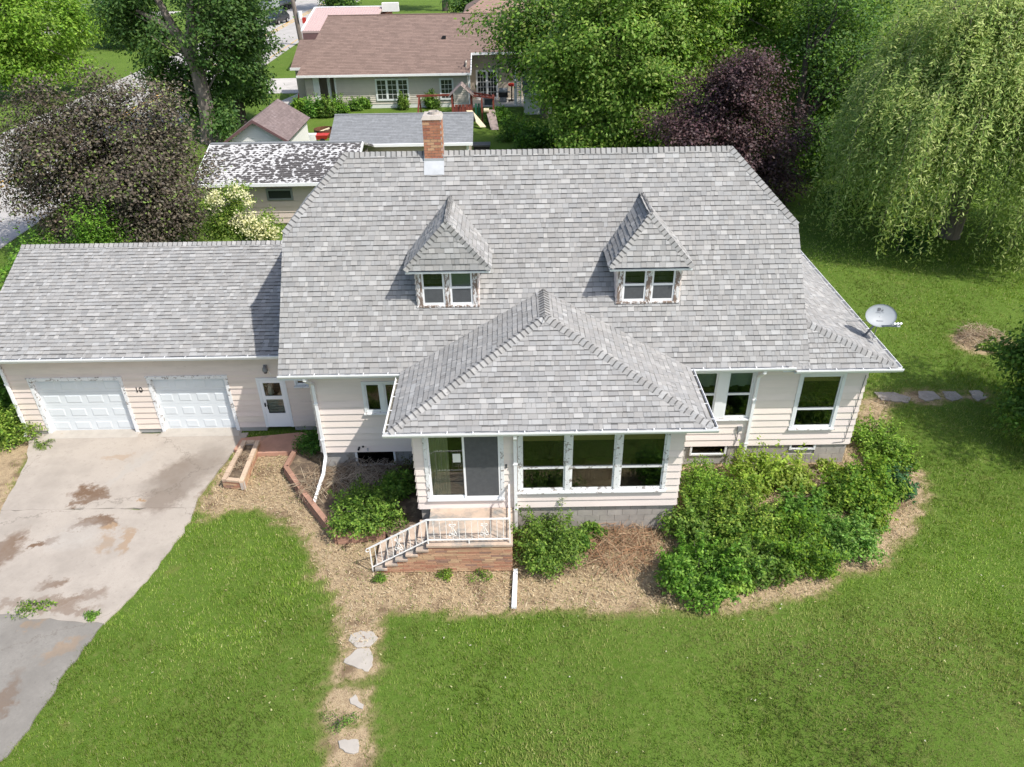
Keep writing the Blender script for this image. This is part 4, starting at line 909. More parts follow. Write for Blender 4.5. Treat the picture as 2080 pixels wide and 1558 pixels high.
for i in range(4):
    a, b = pc[i], pc[(i + 1) % 4]; a, b = Vector((a.x, a.y, 0)), Vector((b.x, b.y, 0)); d = (b - a); L = d.length; d /= L; nn = Vector((-d.y, d.x, 0)); nn = nn if nn.dot(Vector((ctr.x, ctr.y, 0)) - a) > 0 else -nn
    for r_ in range(4):
        x = -(.1 if r_ % 2 else 0)
        while x < L:
            p, q = max(x, 0) + .004, min(x + .22, L) - .004; x += .22
            if q - p > .03: c = a + d * ((p + q) / 2) + nn * .02 + Vector((0, 0, .032 + r_ * .064)); MB().col(brick_col()).obox(c, d, nn, (0, 0, 1), (q - p) / 2, .022, .028).build('brick', 'brick', plant)
    ins = .14 if i in (0, 2) else 0; k = max(1, int((L - 2 * ins) / .30)); x = 0
    for q in range(k):
        c = a + d * (ins + (q + .5) * (L - 2 * ins) / k) + nn * .06 + Vector((0, 0, .288)); f = random.uniform(.85, 1.12)
        MB().col((.55 * f, .42 * f, .31 * f)).obox(c, d, nn, (0, 0, 1), (L - 2 * ins) / k / 2 - .006, .068, .032).build('coping_brick', 'brick', plant)
so = MB(); q = [ctr + (p - ctr) * .97 for p in pc]; ngon_slab(so, [(p.x, p.y) for p in q], 0, .2); so.build('planter_soil', 'soil', plant)
# ---------------------------------------------------------------- low red edging wall round the left bed
edge_px = [(597, 915), (579, 947), (612, 995), (684, 1088), (782, 1076)]
ep = [pz(u, v, .28) for u, v in edge_px]; ep = [Vector((p.x, p.y, 0)) for p in ep]
edg = thing('edging_wall', 'low angled wall of red blocks around the left planting bed', 'retaining wall', (ep[2].x, ep[2].y, 0))
for i in range(len(ep) - 1):
    a, b = ep[i], ep[i + 1]; d = b - a; L = d.length; d /= L; nn = Vector((-d.y, d.x, 0))
    for r_ in range(3):
        k = max(1, round(L / .40)); off = 0
        for q in range(k):
            c = a + d * ((q + .5) * L / k) + nn * (.01 * r_) + Vector((0, 0, .05 + r_ * .098)); f = random.uniform(.85, 1.12)
            MB().col((.37 * f, .215 * f, .155 * f)).obox(c, d, nn, (0, 0, 1), L / k / 2 - .004, .07, .046).build('block', 'brick', edg)
bedp = [(p.x, p.y) for p in ep] + [(sx0 - nst * run + .25, SY0 + 1.0), (XP0 + .02, YP - .02), (XP0 + .02, YW - .02), (XWL, YW - .02)]
mb = MB(); ngon_slab(mb, bedp, -.02, .2); mb.build('bed_soil', 'soil', None, kind='structure')
# white plank lying on the ground at the foot of the porch downspout
a, b = pz(1047, 1157, .08), pz(1044, 1232, .08); mb = MB()
mb.hexa([(a.x - .05, a.y, .03), (a.x + .06, a.y, .03), (b.x + .06, b.y, .005), (b.x - .06, b.y, .005), (a.x - .05, a.y, .11), (a.x + .06, a.y, .11), (b.x + .06, b.y, .075), (b.x - .06, b.y, .075)])
tag(mb.build('downspout_extension', 'trim'), 'white trough lying on straw in front of the brick stoop', 'trough')

# ================================================================ LEAVES, SHRUBS, TREES (generators)
def rnd_unit(n, rg):
    v = rg.normal(size=(n, 3)); return v / np.linalg.norm(v, axis=1)[:, None]
def leaves(name, P, D, Nn, L, W, C, mat, parent=None, kind=None):
    Nn = Nn / (np.linalg.norm(Nn, axis=1)[:, None] + 1e-9); D = D - Nn * (D * Nn).sum(1)[:, None] * .8
    D = D / (np.linalg.norm(D, axis=1)[:, None] + 1e-9); S = np.cross(D, Nn); S = S / (np.linalg.norm(S, axis=1)[:, None] + 1e-9)
    L = L[:, None]; W = W[:, None]
    V = np.stack([P, P + D * L * .45 + S * W * .5, P + D * L, P + D * L * .45 - S * W * .5], 1)
    return quads_np(name, V, C, mat, parent, kind)
def leaf_cols(n, rg, pal, w_=None):
    pal = np.array(pal); i = rg.choice(len(pal), n, p=w_); return pal[i] * rg.uniform(.75, 1.25, (n, 1)) * rg.uniform(.93, 1.07, (n, 3))
def lumps(rg, k=9):
    d = rnd_unit(k, rg); a = rg.uniform(.05, .22, k); f = rg.uniform(2, 5, k); ph = rg.uniform(0, 6, k)
    return lambda u: 1 + sum(a[i] * np.cos(f[i] * np.arccos(np.clip(u @ d[i], -1, 1)) + ph[i]) for i in range(k)) * .55
GREEN = [(.11, .20, .025), (.17, .27, .04), (.24, .34, .06), (.07, .13, .022)]
def shrub(u, v, rpx, h, label, pal=GREEN, n=5200, leaf=.10, name='shrub', group='shrubs in the front bed', aspect=1.0, z0=0.0, mat='leaf', seed=None, sticks=8, loc=None, cat='shrub'):
    rg = np.random.default_rng(seed or int(u * 7 + v)); c = loc or pz(u, v, z0 + h * .45); rad = (rpx * 1.16 if name == 'shrub' else rpx) / FPX * (Vector((c.x, c.y, z0)) - O3).length; base = Vector((c.x, c.y, z0))
    root = thing(name, label, cat, base, group)
    m = 7 if n > 1600 else 4; CN = []; PN = []; TN = []; R3 = np.array([rad * aspect, rad, h])
    subs = [(np.zeros(3), .62)] + [(np.array([math.cos(t), math.sin(t), 0]) * rg.uniform(.38, .66) + np.array([0, 0, rg.uniform(.0, .42)]), rg.uniform(.34, .52)) for t in rg.uniform(0, 6.28) + np.arange(m - 1) * 6.28 / (m - 1)]
    for c_, r_ in subs:
        k = int(n * .88 * r_ ** 2 / sum(q[1] ** 2 for q in subs)); lf = lumps(rg); un = rnd_unit(k, rg); un[:, 2] = np.abs(un[:, 2]) - .1 * rg.random(k); un /= np.linalg.norm(un, axis=1)[:, None]
        q = (1 - .6 * rg.random(k) ** 1.5) * lf(un) * r_; PN.append(c_ + un * q[:, None] * np.array([1, 1, 1.15])); CN.append(un); TN.append(np.full(k, rg.uniform(.82, 1.18)))
    for s_ in range(24 if n > 1600 else 3):          # stray shoots
        k = max(6, int(n * .012)); d = rnd_unit(1, rg)[0]; d[2] = abs(d[2]) + .35; d /= np.linalg.norm(d); t = rg.uniform(.45, 1.12, k)[:, None]; PN.append(d * t * rg.uniform(.85, 1.28) + rg.normal(0, .035, (k, 3))); CN.append(np.tile(d, (k, 1))); TN.append(np.full(k, 1.15))
    PN, CN, TN = np.concatenate(PN), np.concatenate(CN), np.concatenate(TN); n = len(PN)
    P = np.array(base) + PN * R3 + np.array([0, 0, .05]); P[:, 2] = np.maximum(P[:, 2], z0 + .03)
    Nn = CN * .7 + rg.normal(0, .45, (n, 3)) + np.array([0, 0, .55]); D = rnd_unit(n, rg) + CN * .3
    leaves('foliage', P, D, Nn, rg.uniform(.55, 1.45, n) * leaf * (lsz := rg.uniform(.75, 1.15)), rg.uniform(.6, 1.2, n) * leaf * .62 * lsz, leaf_cols(n, rg, pal) * TN[:, None] * np.array([rg.uniform(.82, 1.08), rg.uniform(1.0, 1.12), rg.uniform(.8, 1.2)]), mat, root)
    mb = MB()
    for k in range(sticks):
        d = rnd_unit(1, rg)[0]; d[2] = abs(d[2]) + .4; e = base + Vector((d[0] * rad * .7, d[1] * rad * .7, min(h * .85, d[2] * h * .7))); mb.tube([base + Vector((d[0] * .06, d[1] * .06, 0)), (base + e) / 2 + Vector((0, 0, .05)), e], [.022, .014, .006], 5)
    mb.build('stems', 'bark_dark', root); return root
def twig_pile(name, label, c, rad, h, n, pal, cat='brush pile', group=None, L=(.3, 1.0)):
    rg = np.random.default_rng(int(abs(c.x) * 97 + abs(c.y) * 13)); root = thing(name, label, cat, (c.x, c.y, c.z), group)
    mb = MB()
    for k in range(n):
        a = rg.uniform(0, 6.28); r = rad * math.sqrt(rg.random()); l = rg.uniform(*L); t = rg.uniform(0, 3.14); z = c.z + .02 + h * rg.random() * (1 - (r / rad) ** 2 * .7)
        p = Vector((c.x + r * math.cos(a), c.y + r * math.sin(a), z)); d = Vector((math.cos(t), math.sin(t), rg.uniform(-.25, .45))) * l * .5
        q0, q1 = p - d, p + d; q0.z = max(q0.z, c.z + .01); q1.z = max(q1.z, c.z + .01)
        mb.col(np.array(pal[rg.integers(len(pal))]) * rg.uniform(.7, 1.2)); mb.tube([q0, (q0 + q1) / 2 + Vector((0, 0, rg.uniform(0, .06))), q1], [.008, .007, .003], 3, cap=False)
    mb.build('twigs', M['straw'], root, kind='stuff'); return root
def tree(name, label, base, path, crowns, nleaf, leaf, pal, spread=.6, bark='bark', mat='leaf', limbs=26, group=None, seed=1, droop=0.0, flat=.62, wts=None, up=.2, branches=(), limb_r=.45):
    """path: trunk polyline (x,y,z,r); crowns: (centre, radii, clusters)"""
    rg = np.random.default_rng(seed); root = thing(name, label, 'tree', base, group)
    mb = MB(); mb.tube([p[:3] for p in path], [p[3] for p in path], 10)
    for br in branches: mb.tube([p[:3] for p in br], [p[3] for p in br], 8)
    CC = []
    for c, r, k in crowns:
        lf = lumps(rg, 12); un = rnd_unit(k, rg); q = rg.random(k) ** .42 * lf(un); CC.append(np.array(c) + un * q[:, None] * np.array(r))
    CC = np.concatenate(CC); CC = CC[CC[:, 2] > .4]
    tp = np.array([p[:3] for p in path]); tr = np.array([p[3] for p in path])
    for i in rg.choice(len(CC), min(limbs, len(CC)), replace=False):
        e = CC[i]; k = rg.integers(max(1, len(tp) // 2), len(tp)); s = tp[k]
        if s[2] > e[2] + 1 and k > 1: k = k - 1; s = tp[k]
        mid = s * .5 + e * .5 + np.array([0, 0, .12 * np.linalg.norm(e - s)]); r0 = tr[k] * limb_r
        mb.tube([tuple(s), tuple(mid), tuple(e)], [r0, r0 * .55, r0 * .16], 6)
    mb.build('trunk', bark, root)
    cen = CC.mean(0); ci = rg.integers(0, len(CC), nleaf); g = rg.normal(0, 1, (nleaf, 3)) * spread * np.array([1, 1, flat])
    P = CC[ci] + g; P[:, 2] -= droop * (g[:, 0] ** 2 + g[:, 1] ** 2); P[:, 2] = np.maximum(P[:, 2], .15)
    out = P - cen; out /= np.linalg.norm(out, axis=1)[:, None] + 1e-9
    lo_ = g / (np.linalg.norm(g, axis=1)[:, None] + 1e-9); D = out * .5 + rg.normal(0, .75, (nleaf, 3)); D[:, 2] += up - droop - .2; Nn = out * .45 + lo_ * .35 + rg.normal(0, .38, (nleaf, 3)); Nn[:, 2] += .65
    cl = rg.uniform(.80, 1.2, len(CC))[ci][:, None]
    leaves('crown', P, D, Nn, rg.uniform(.7, 1.35, nleaf) * leaf, rg.uniform(.7, 1.25, nleaf) * leaf * .6, leaf_cols(nleaf, rg, pal, wts) * cl, mat, root); return root

# ---------------------------------------------------------------- planting round the house
LIME = [(.26, .36, .06), (.33, .42, .09), (.19, .27, .045)]; DEEP = [(.07, .14, .02), (.11, .20, .03), (.16, .26, .042)]; YEL = [(.24, .33, .04), (.17, .28, .035), (.11, .21, .028)]
shrub(742, 1030, 74, .70, 'round green shrub in the walled bed left of the brick steps', n=6500, z0=.2, leaf=.09)
shrub(812, 985, 34, .55, 'small dark shrub tucked against the porch side wall', DEEP, n=2200, z0=.2)
shrub(1112, 1098, 66, 1.15, 'dense upright shrub right of the brick stoop', DEEP + GREEN, n=8000, leaf=.09)
shrub(1165, 1100, 26, .55, 'small sprig-like shrub leaning out from the dense upright one', GREEN, n=1500)
shrub(1420, 1150, 74, 1.0, 'shrub standing out at the front left corner of the big shrub mass', GREEN, n=8500, leaf=.09)
shrub(1440, 990, 66, 1.25, 'green shrub hugging the right corner of the porch', GREEN, n=7500)
shrub(1435, 1060, 62, 1.0, 'shrub between the porch corner and the front left shrub', GREEN, n=6500)
shrub(1515, 1050, 66, 1.2, 'shrub at the centre of the big shrub mass', DEEP + LIME, n=7500)
shrub(1535, 1120, 66, .95, 'shrub at the front edge of the big shrub mass', GREEN, n=7000)
shrub(1620, 1105, 74, 1.05, 'broad vivid green shrub at the front right of the mass', YEL + DEEP, n=8500)
shrub(1720, 1085, 60, .75, 'leafy shrub at the right tip of the mass near the lawn', LIME + DEEP, n=5500)
shrub(1630, 1040, 50, .85, 'dark leafy shrub behind the broad vivid one', DEEP, n=4500)
shrub(1540, 960, 50, 1.2, 'pale yellow-green sapling clump against the block foundation', LIME, n=2600, leaf=.11, group='sapling clumps')
shrub(1610, 960, 40, 1.0, 'thin pale sapling clump below the small basement window', LIME, n=1700, leaf=.11, group='sapling clumps')
shrub(1760, 985, 62, .9, 'bright yellow-green shrub right of the house corner', YEL, n=6500)
shrub(1818, 985, 28, .7, 'narrow blue-green shrub beside the bright yellow-green one', [(.05, .11, .05), (.07, .14, .06)], n=2200)
shrub(1785, 890, 50, .8, 'broad-leaved pale shrub at the right corner of the wing', LIME + GREEN, n=3800, leaf=.10)
shrub(1815, 930, 36, .6, 'spiny leafy shrub between the corner shrub and the lawn', GREEN, n=2600)
shrub(1690, 1010, 36, .5, 'low green shrub behind a bare twiggy gap', GREEN, n=2000)
shrub(12, 870, 48, 1.0, 'leafy pale green bush at the left end of the garage', LIME + GREEN, n=4500, leaf=.10, group='bushes left of the garage')
shrub(-20, 800, 60, 1.6, 'tall dark bush partly out of frame by the garage corner', DEEP, n=5000, leaf=.10, group='bushes left of the garage')
for i, (u, v, r, lab) in enumerate(((905, 1168, 16, 'left weed tuft at the foot of the brick stoop'), (975, 1168, 22, 'right weed tuft at the foot of the brick stoop'), (772, 1175, 13, 'weed tuft under the railing end of the steps'), (65, 1233, 20, 'weed strip growing in the driveway seam'), (188, 1252, 12, 'weed growing in the driveway seam near the lawn'), (690, 1466, 20, 'weed strip crossing the brown path'), (88, 905, 16, 'ragged weed beside the left garage door'), (1050, 1075, 12, 'weed beside the stoop corner'), (640, 895, 34, 'dark weedy clump below the house downspout'))):
    shrub(u, v, r * 1.25, .10 if i != 8 else .45, lab, GREEN if i != 8 else DEEP, n=420 if i != 8 else 2600, leaf=.05 if i != 8 else .06, name='weed', group='weeds', aspect=1.7 if i in (3, 5) else 1, sticks=3, cat='weed')
shrub(1690, 955, 30, .5, 'leafy seedlings against the wing foundation', LIME, n=1600, leaf=.09)
shrub(1770, 1045, 34, .45, 'low shrub at the bed edge between the yellow-green shrub and the straw', GREEN, n=1800)
shrub(1670, 1150, 30, .35, 'low leafy plant at the front edge of the straw', LIME, n=1300)
shrub(1500, 1180, 30, .4, 'pale leafy seedlings beside the front left shrub', LIME, n=1300)
shrub(1200, 1075, 26, .4, 'small weedy shrub below the porch block wall', GREEN, n=1200)
shrub(845, 960, 40, .6, 'dark dead-looking shrub in the corner between porch and main wall', [(.06, .06, .03), (.09, .08, .05), (.05, .09, .02)], n=2200, z0=.2, leaf=.07)
TW = [(.40, .31, .21), (.30, .21, .14), (.22, .15, .10), (.46, .38, .27)]
twig_pile('dead_brush', 'dead reddish brush heaped below the porch block wall', pz(1255, 1105, 0), 1.05, .28, 420, [(.36, .20, .11), (.42, .30, .19), (.25, .15, .09)])
twig_pile('dead_brush', 'brush heap on a bare patch in the right lawn', pz(1990, 690, 0), .85, .55, 300, TW, L=(.25, .8))
shrub(2012, 700, 22, .35, 'green weeds growing through the brush heap in the right lawn', LIME, n=900, name='weed', group='weeds', cat='weed')
twig_pile('dead_brush', 'grey dead twigs in the walled bed under the basement window', Vector((*pz(745, 960, .25).xy, .2)), .95, .3, 380, [(.30, .26, .21), (.20, .16, .12), (.36, .31, .25)])
twig_pile('dead_brush', 'dry stalks beside the wing foundation', pz(1660, 985, 0), .6, .3, 180, TW)
twig_pile('dead_brush', 'dry twigs in the brick planter', Vector((ctr.x, ctr.y, .2)), .32, .12, 120, TW, L=(.12, .3))
twig_pile('dead_brush', 'dry stalks by the house corner downspout', Vector((*pz(650, 985, .2).xy, .2)), .6, .2, 200, TW)

# ---------------------------------------------------------------- grass and straw (stuff)
def scatter(n, x0, x1, y0, y1, rg): return np.stack([rg.uniform(x0, x1, n), rg.uniform(y0, y1, n)], 1)
rg = np.random.default_rng(11)
p = scatter(420000, -17, 30, 8.3, 52, rg)
dist = p[:, 1]; p = p[rg.random(len(p)) < np.clip(1.2 - (dist - 9) / 24, .0, 1) ** 1.2 * .9 + .10 * (dist < 50)]
uv = proj_np(np.column_stack([p, np.zeros(len(p))])); p = p[(uv[:, 0] > -40) & (uv[:, 0] < 2120) & (uv[:, 1] < 1600)]
mk = masks(p); ok = (rg.random(len(p)) > np.clip(mk * 1.1, 0, 1) ** .8) & (sdf(HOUSE_FP, p) > .05) & (sdf(DRV, p) > .0) & (sdf(ASP, p) > -.02) & (sdf(rp, p) > 0)
p = p[ok]; k = 4; n = len(p) * k
bp_ = np.repeat(p, k, 0) + rg.normal(0, .05, (n, 2)); base = np.column_stack([bp_, np.full(n, -.03)])
far = np.repeat(1 + np.clip((p[:, 1] - 20) / 16, 0, 1.6), k); hgt = rg.uniform(.03, .07, n) * (.7 + .6 * np.repeat(fb(p, 1.2, 9), k)); ang = rg.uniform(0, 6.28, n); lean = rg.uniform(.015, .06, n)
tip = base + np.column_stack([np.cos(ang) * lean, np.sin(ang) * lean, hgt + .03]); sd_ = np.column_stack([-np.sin(ang + .5), np.cos(ang + .5), np.zeros(n)]) * (rg.uniform(.006, .012, n) * far)[:, None]
tone = np.repeat(fb(p, .55, 4) * .6 + fb(p, 2.2, 8) * .4, k)[:, None]
pal = np.array([(.13, .225, .022), (.19, .285, .04), (.265, .34, .08), (.40, .40, .17)])
dry = np.repeat(np.clip(mk[ok] * 2.2, 0, 1) * .8 + np.clip(fb(p, .8, 14) * 1.9 - .55, 0, 1) * np.clip((p[:, 0] + 3.2) / 1.0, .12, 1) * np.clip((15.5 - p[:, 1]) / 4, .15, 1), k)[:, None].clip(0, 1)
cols = (pal[rg.choice(4, n, p=[.34, .36, .22, .08])] * (1 - .75 * dry) + np.array([.33, .33, .13]) * .75 * dry) * (.50 + 1.0 * tone) * rg.uniform(.8, 1.2, (n, 1))
quads_np('grass', np.stack([base - sd_, base + sd_, tip], 1), cols, 'grass', None, 'stuff', k=3)
p = scatter(80000, -9, 13, 11.5, 22, rg); mk = masks(p); p = p[(mk > rg.uniform(.25, .9, len(p))) & (sdf(HOUSE_FP, p) > .03) & (sdf(bedp, p) > 0) & (sdf(rp, p) > 0)][:34000]; n = len(p)
a = rg.uniform(0, 6.28, n); l = rg.uniform(.03, .10, n); d = np.column_stack([np.cos(a) * l, np.sin(a) * l, rg.uniform(-.01, .05, n)]); s = np.column_stack([-np.sin(a), np.cos(a), np.zeros(n)]) * rg.uniform(.003, .007, n)[:, None]
b0 = np.column_stack([p, rg.uniform(.0, .03, n)]); pal = np.array([(.52, .41, .25), (.42, .31, .18), (.62, .53, .36), (.24, .16, .10), (.15, .21, .04)])
quads_np('straw', np.stack([b0 - s, b0 + s, b0 + d + s, b0 + d - s], 1), pal[rg.choice(5, n, p=[.30, .27, .15, .20, .08])] * rg.uniform(.8, 1.15, (n, 1)), 'straw', None, 'stuff')

p = scatter(2600, -9, 16, 8.5, 17, rg); p = p[(masks(p) < .1) & (sdf(DRV, p) > .1) & (sdf(ASP, p) > .1) & (sdf(HOUSE_FP, p) > .1)][:200]; n = len(p); b0 = np.column_stack([p, rg.uniform(.03, .05, n)]); a = rg.uniform(0, 6.28, n)
d = np.column_stack([np.cos(a), np.sin(a), rg.uniform(-.2, .3, n)]) * rg.uniform(.02, .06, n)[:, None]; s = np.column_stack([-np.sin(a), np.cos(a), np.zeros(n)]) * rg.uniform(.006, .02, n)[:, None]
quads_np('leaf_litter', np.stack([b0 - s, b0 + s, b0 + d + s * .4, b0 + d - s * .4], 1), np.array([(.42, .42, .2), (.36, .30, .15), (.48, .46, .34)])[rg.integers(0, 3, n)], 'straw', None, 'stuff')
# ================================================================ SATELLITE DISH (on the wing roof)
wn = Vector(WR[1]) - Vector(WR[0]); wpl = wn.cross(Vector(WR[2]) - Vector(WR[0])).normalized(); wpl = wpl if wpl.z > 0 else -wpl
d_ = ray(1755, 683); foot = O3 + d_ * ((Vector(WR[0]) - O3).dot(wpl) / d_.dot(wpl)) + wpl * .02
dish = thing('satellite_dish', 'grey satellite dish on a bent mast at the right edge of the wing roof', 'satellite dish', foot)
dc = py(1790, 641, foot.y - .12); nrm = Vector((-.02, -.78, .62)).normalized(); rx_ = Vector((1, .0, 0)); rx_ = (rx_ - nrm * rx_.dot(nrm)).normalized(); uy = nrm.cross(rx_); uy = uy if uy.z > 0 else -uy
A_, B_ = .44, .33; mb = MB(); rings = 7; seg = 32; vs_ = [dc - nrm * .07]
for i in range(1, rings + 1):
    r = i / rings
    for k in range(seg):
        t = 2 * math.pi * k / seg; vs_.append(dc + rx_ * (A_ * r * math.cos(t)) + uy * (B_ * r * math.sin(t)) + nrm * (-.07 + .07 * r * r))
fs = [(0, 1 + k, 1 + (k + 1) % seg) for k in range(seg)]
for i in range(rings - 1):
    for k in range(seg): fs.append((1 + i * seg + k, 1 + (i + 1) * seg + k, 1 + (i + 1) * seg + (k + 1) % seg, 1 + i * seg + (k + 1) % seg))
b0 = len(vs_); vs2 = [v - nrm * .014 for v in vs_]; k0 = 1 + (rings - 1) * seg
fs2 = [tuple(b0 + i for i in reversed(f)) for f in fs] + [(k0 + k, k0 + (k + 1) % seg, b0 + k0 + (k + 1) % seg, b0 + k0 + k) for k in range(seg)]
mb.add(vs_ + vs2, fs + fs2); refl = mb.build('reflector', 'dish', dish, smooth=True)
def on_dish(me, name, mat, a, b):
    q = (a / A_) ** 2 + (b / B_) ** 2; o = link(name, me, mat, refl); Rm = Matrix((rx_, uy, nrm)).transposed().to_4x4(); Rm.translation = dc + rx_ * a + uy * b + nrm * (-.07 + .07 * q + .010) - OFF[dish.name]; o.matrix_basis = Rm
on_dish(text_mesh('DIRECTV', .058, .002), 'brand_lettering', 'print_soft', 0, .105); on_dish(text_mesh('SlimLine', .062, .002, .3), 'series_lettering', 'print_soft', -.03, -.14)
lg = MB()
def shp(pts, h): k = len(pts); lg.add([(x, y, 0) for x, y in pts] + [(x, y, h) for x, y in pts], [tuple(range(k, 2 * k)), tuple(range(k - 1, -1, -1))] + [(i, (i + 1) % k, (i + 1) % k + k, i + k) for i in range(k)])
arc = [(.045 * math.cos(t), .042 * math.sin(t)) for t in np.linspace(-1.35, 1.35, 9)]
shp([(-.055, -.042), (-.005, -.042)] + [(x * .9 + .0, y) for x, y in arc] + [(-.055, .042)], .003)
shp([(.048, -.045), (.10, -.045), (.10, -.002), (.085, -.002), (.075, -.028), (.048, -.03)], .003); shp([(.078, .03), (.10, .03), (.10, .052), (.078, .052)], .003)
me = bpy.data.meshes.new('brand_logo'); me.from_pydata(lg.v, [], lg.f); on_dish(me, 'brand_logo', 'print', -.01, .19)
neck = dc - nrm * .16 - uy * .12
ms = MB(); ms.tube([foot, foot.lerp(neck, .6) + Vector((0, 0, .02)), neck, dc - nrm * .08], [.03, .03, .03, .03], 10); ms.build('mast', 'grey_metal', dish, smooth=True)
ft = MB(); ft.obox(foot, (0, 1, 0), wpl.cross(Vector((0, 1, 0))), wpl, .10, .07, .012); ft.bar(foot + wpl * .02 + Vector((0, -.06, 0)), foot + wpl * .02 + Vector((0, .06, 0)), .06, .06); ft.build('mast_foot', 'grey_metal', dish)
for q in (foot + Vector((-.28, .75, 0)), foot + Vector((.18, -.15, 0))):
    d = Vector(WR[0]) - q; q = q + Vector((0, 0, d.dot(wpl) / wpl.z)); MB().tube([q, neck], .010, 6).build('strut', 'grey_metal', dish)
lnb = dc - uy * .36 + nrm * .40 + rx_ * .28
ar = MB(); ar.hexa([dc - uy * .30 - nrm * .06 - rx_ * .03, dc - uy * .30 - nrm * .06 + rx_ * .03, lnb + rx_ * .03 - uy * .05, lnb - rx_ * .05 - uy * .05, dc - uy * .26 - nrm * .06 - rx_ * .03, dc - uy * .26 - nrm * .06 + rx_ * .03, lnb + rx_ * .03 + uy * .01, lnb - rx_ * .05 + uy * .01]); ar.build('feed_arm', 'dish', dish)
for k in range(3):
    c = lnb + rx_ * (.085 * (k - 1.6)) + uy * .04; MB().tube([c + nrm * .06, c - nrm * .07], [.03, .036], 12).build('feed_horn', 'metal_white', dish)

# ================================================================ ROAD, PATHS
M['road'] = blob_mat('road_concrete', (.46, .44, .415), (.40, .385, .365), [], fine=14)
M['walk'] = blob_mat('walk_concrete', (.56, .535, .50), (.5, .48, .45), [], fine=20)
M['yellow'] = pmat('road_yellow', (.55, .33, .06), .8, .15, 3, wear=.52, wcol=(.42, .40, .37), wscale=1.5)
xc_ = lambda y: -33.0 - .018 * (y - 75)
def strip(name, f0, f1, y0, y1, z, mat, parent=None, k=10, h=.05):
    mb = MB(); Y = [y0 + (y1 - y0) * i / k for i in range(k + 1)]
    for a, b in zip(Y[:-1], Y[1:]): mb.hexa([(f0(a), a, z - h), (f1(a), a, z - h), (f1(b), b, z - h), (f0(b), b, z - h), (f0(a), a, z), (f1(a), a, z), (f1(b), b, z), (f0(b), b, z)])
    return mb.build(name, mat, parent, kind=None if parent else 'structure')
road = strip('road', lambda y: xc_(y) - 7.4, lambda y: xc_(y) + 6.0, 20, 420, .02, 'road', k=1)
for s in (-.28, .28): strip('centre_line', lambda y: xc_(y) + s - .13, lambda y: xc_(y) + s + .13, 20, 420, .026, 'yellow', road, k=1, h=.004)
strip('edge_line', lambda y: xc_(y) + 5.2, lambda y: xc_(y) + 5.36, 88, 112, .026, 'yellow', road, k=1, h=.004)
mb = MB(); ngon_slab(mb, [(-27.2, 76.0), (-18.9, 75.4), (-18.9, 83.4), (-27.4, 83.0)], -.03, .03); mb.build('neighbour_driveway', 'walk', None, kind='structure')
mb = MB(); ngon_slab(mb, [(-21.2, 69.8), (-18.2, 69.8), (-18.2, 75.38), (-19.8, 75.42)], -.03, .026); mb.build('neighbour_walk', 'walk', None, kind='structure')
mb = MB(); ngon_slab(mb, [(-78, 118), (-62, 123.5), (-58, 150), (-64, 150), (-67, 128), (-79, 121.5)], -.03, .022); mb.build('side_path', 'walk', None, kind='structure')

# ================================================================ NEIGHBOURING BUILDINGS
M['brown_shingle'] = pmat('brown_shingle', (.205, .145, .122), .95, .16, 9, .4, 60, attr=True)
M['pink_metal'] = pmat('pink_metal_roof', (.50, .37, .35), .5, .04, 1, .05)
M['vinyl'] = pmat('beige_vinyl', (.58, .53, .46), .6, .05, 2, .05, attr=True)
M['vinyl_dk'] = pmat('tan_vinyl', (.45, .39, .32), .6, .05, 2, .05, attr=True)
M['red_brick_wall'] = pmat('red_brick', (.28, .105, .07), .9, .2, 10, .2, attr=True)
M['grey_shingle'] = pmat('dark_grey_shingle', (.215, .225, .235), .95, .16, 8, .4, 60, attr=True)
M['maroon'] = pmat('maroon_shingle', (.18, .14, .135), .95, .22, 5, .3, 40, attr=True, dirt=.55, dcol=(.27, .22, .22), dscale=2.5)
M['maroon_trim'] = pmat('maroon_trim', (.15, .085, .085), .7, .1)
M['white_vinyl'] = pmat('white_vinyl', (.72, .72, .70), .55, .04, attr=True)
M['pink_siding'] = pmat('pink_siding', (.60, .50, .45), .65, .05, attr=True)
M['redwood'] = pmat('redwood_stain', (.21, .055, .04), .7, .25, 4, .1)
M['grey_wood'] = pmat('weathered_wood', (.30, .24, .22), .85, .2, 5, .1)
M['dark_glass'] = pmat('dark_window', (.03, .034, .036), .08, .1, 1, 0, spec=.6)
M['rust'] = pmat('rusty_steel', (.12, .055, .03), .9, .4, 9, .3)
M['red_paint'] = pmat('red_plastic', (.48, .04, .03), .45, .08)
M['green_plastic'] = pmat('green_plastic', (.03, .14, .08), .45, .08)
M['cream'] = pmat('cream_plastic', (.66, .58, .40), .5, .06)
def lap_rows(parent, x0, x1, y, z0, z1, mat, rowh, ops=(), nm='siding_board'):
    z = z0
    while z < z1 - .02:
        zt = min(z + rowh, z1); iv = [(x0, x1)]
        for o0, o1, c0, c1 in ops:
            if c0 < zt and c1 > z: iv = [s for p, q in iv for s in ((p, min(q, o0)), (max(p, o1), q)) if s[1] - s[0] > .02]
        for p, q in iv:
            f = random.uniform(.94, 1.04); MB().col((f, f, f)).hexa([(p, y, z), (q, y, z), (q, y - .05, z), (p, y - .05, z), (p, y, zt), (q, y, zt), (q, y - .012, zt), (p, y - .012, zt)]).build(nm, mat, parent)
        z = zt
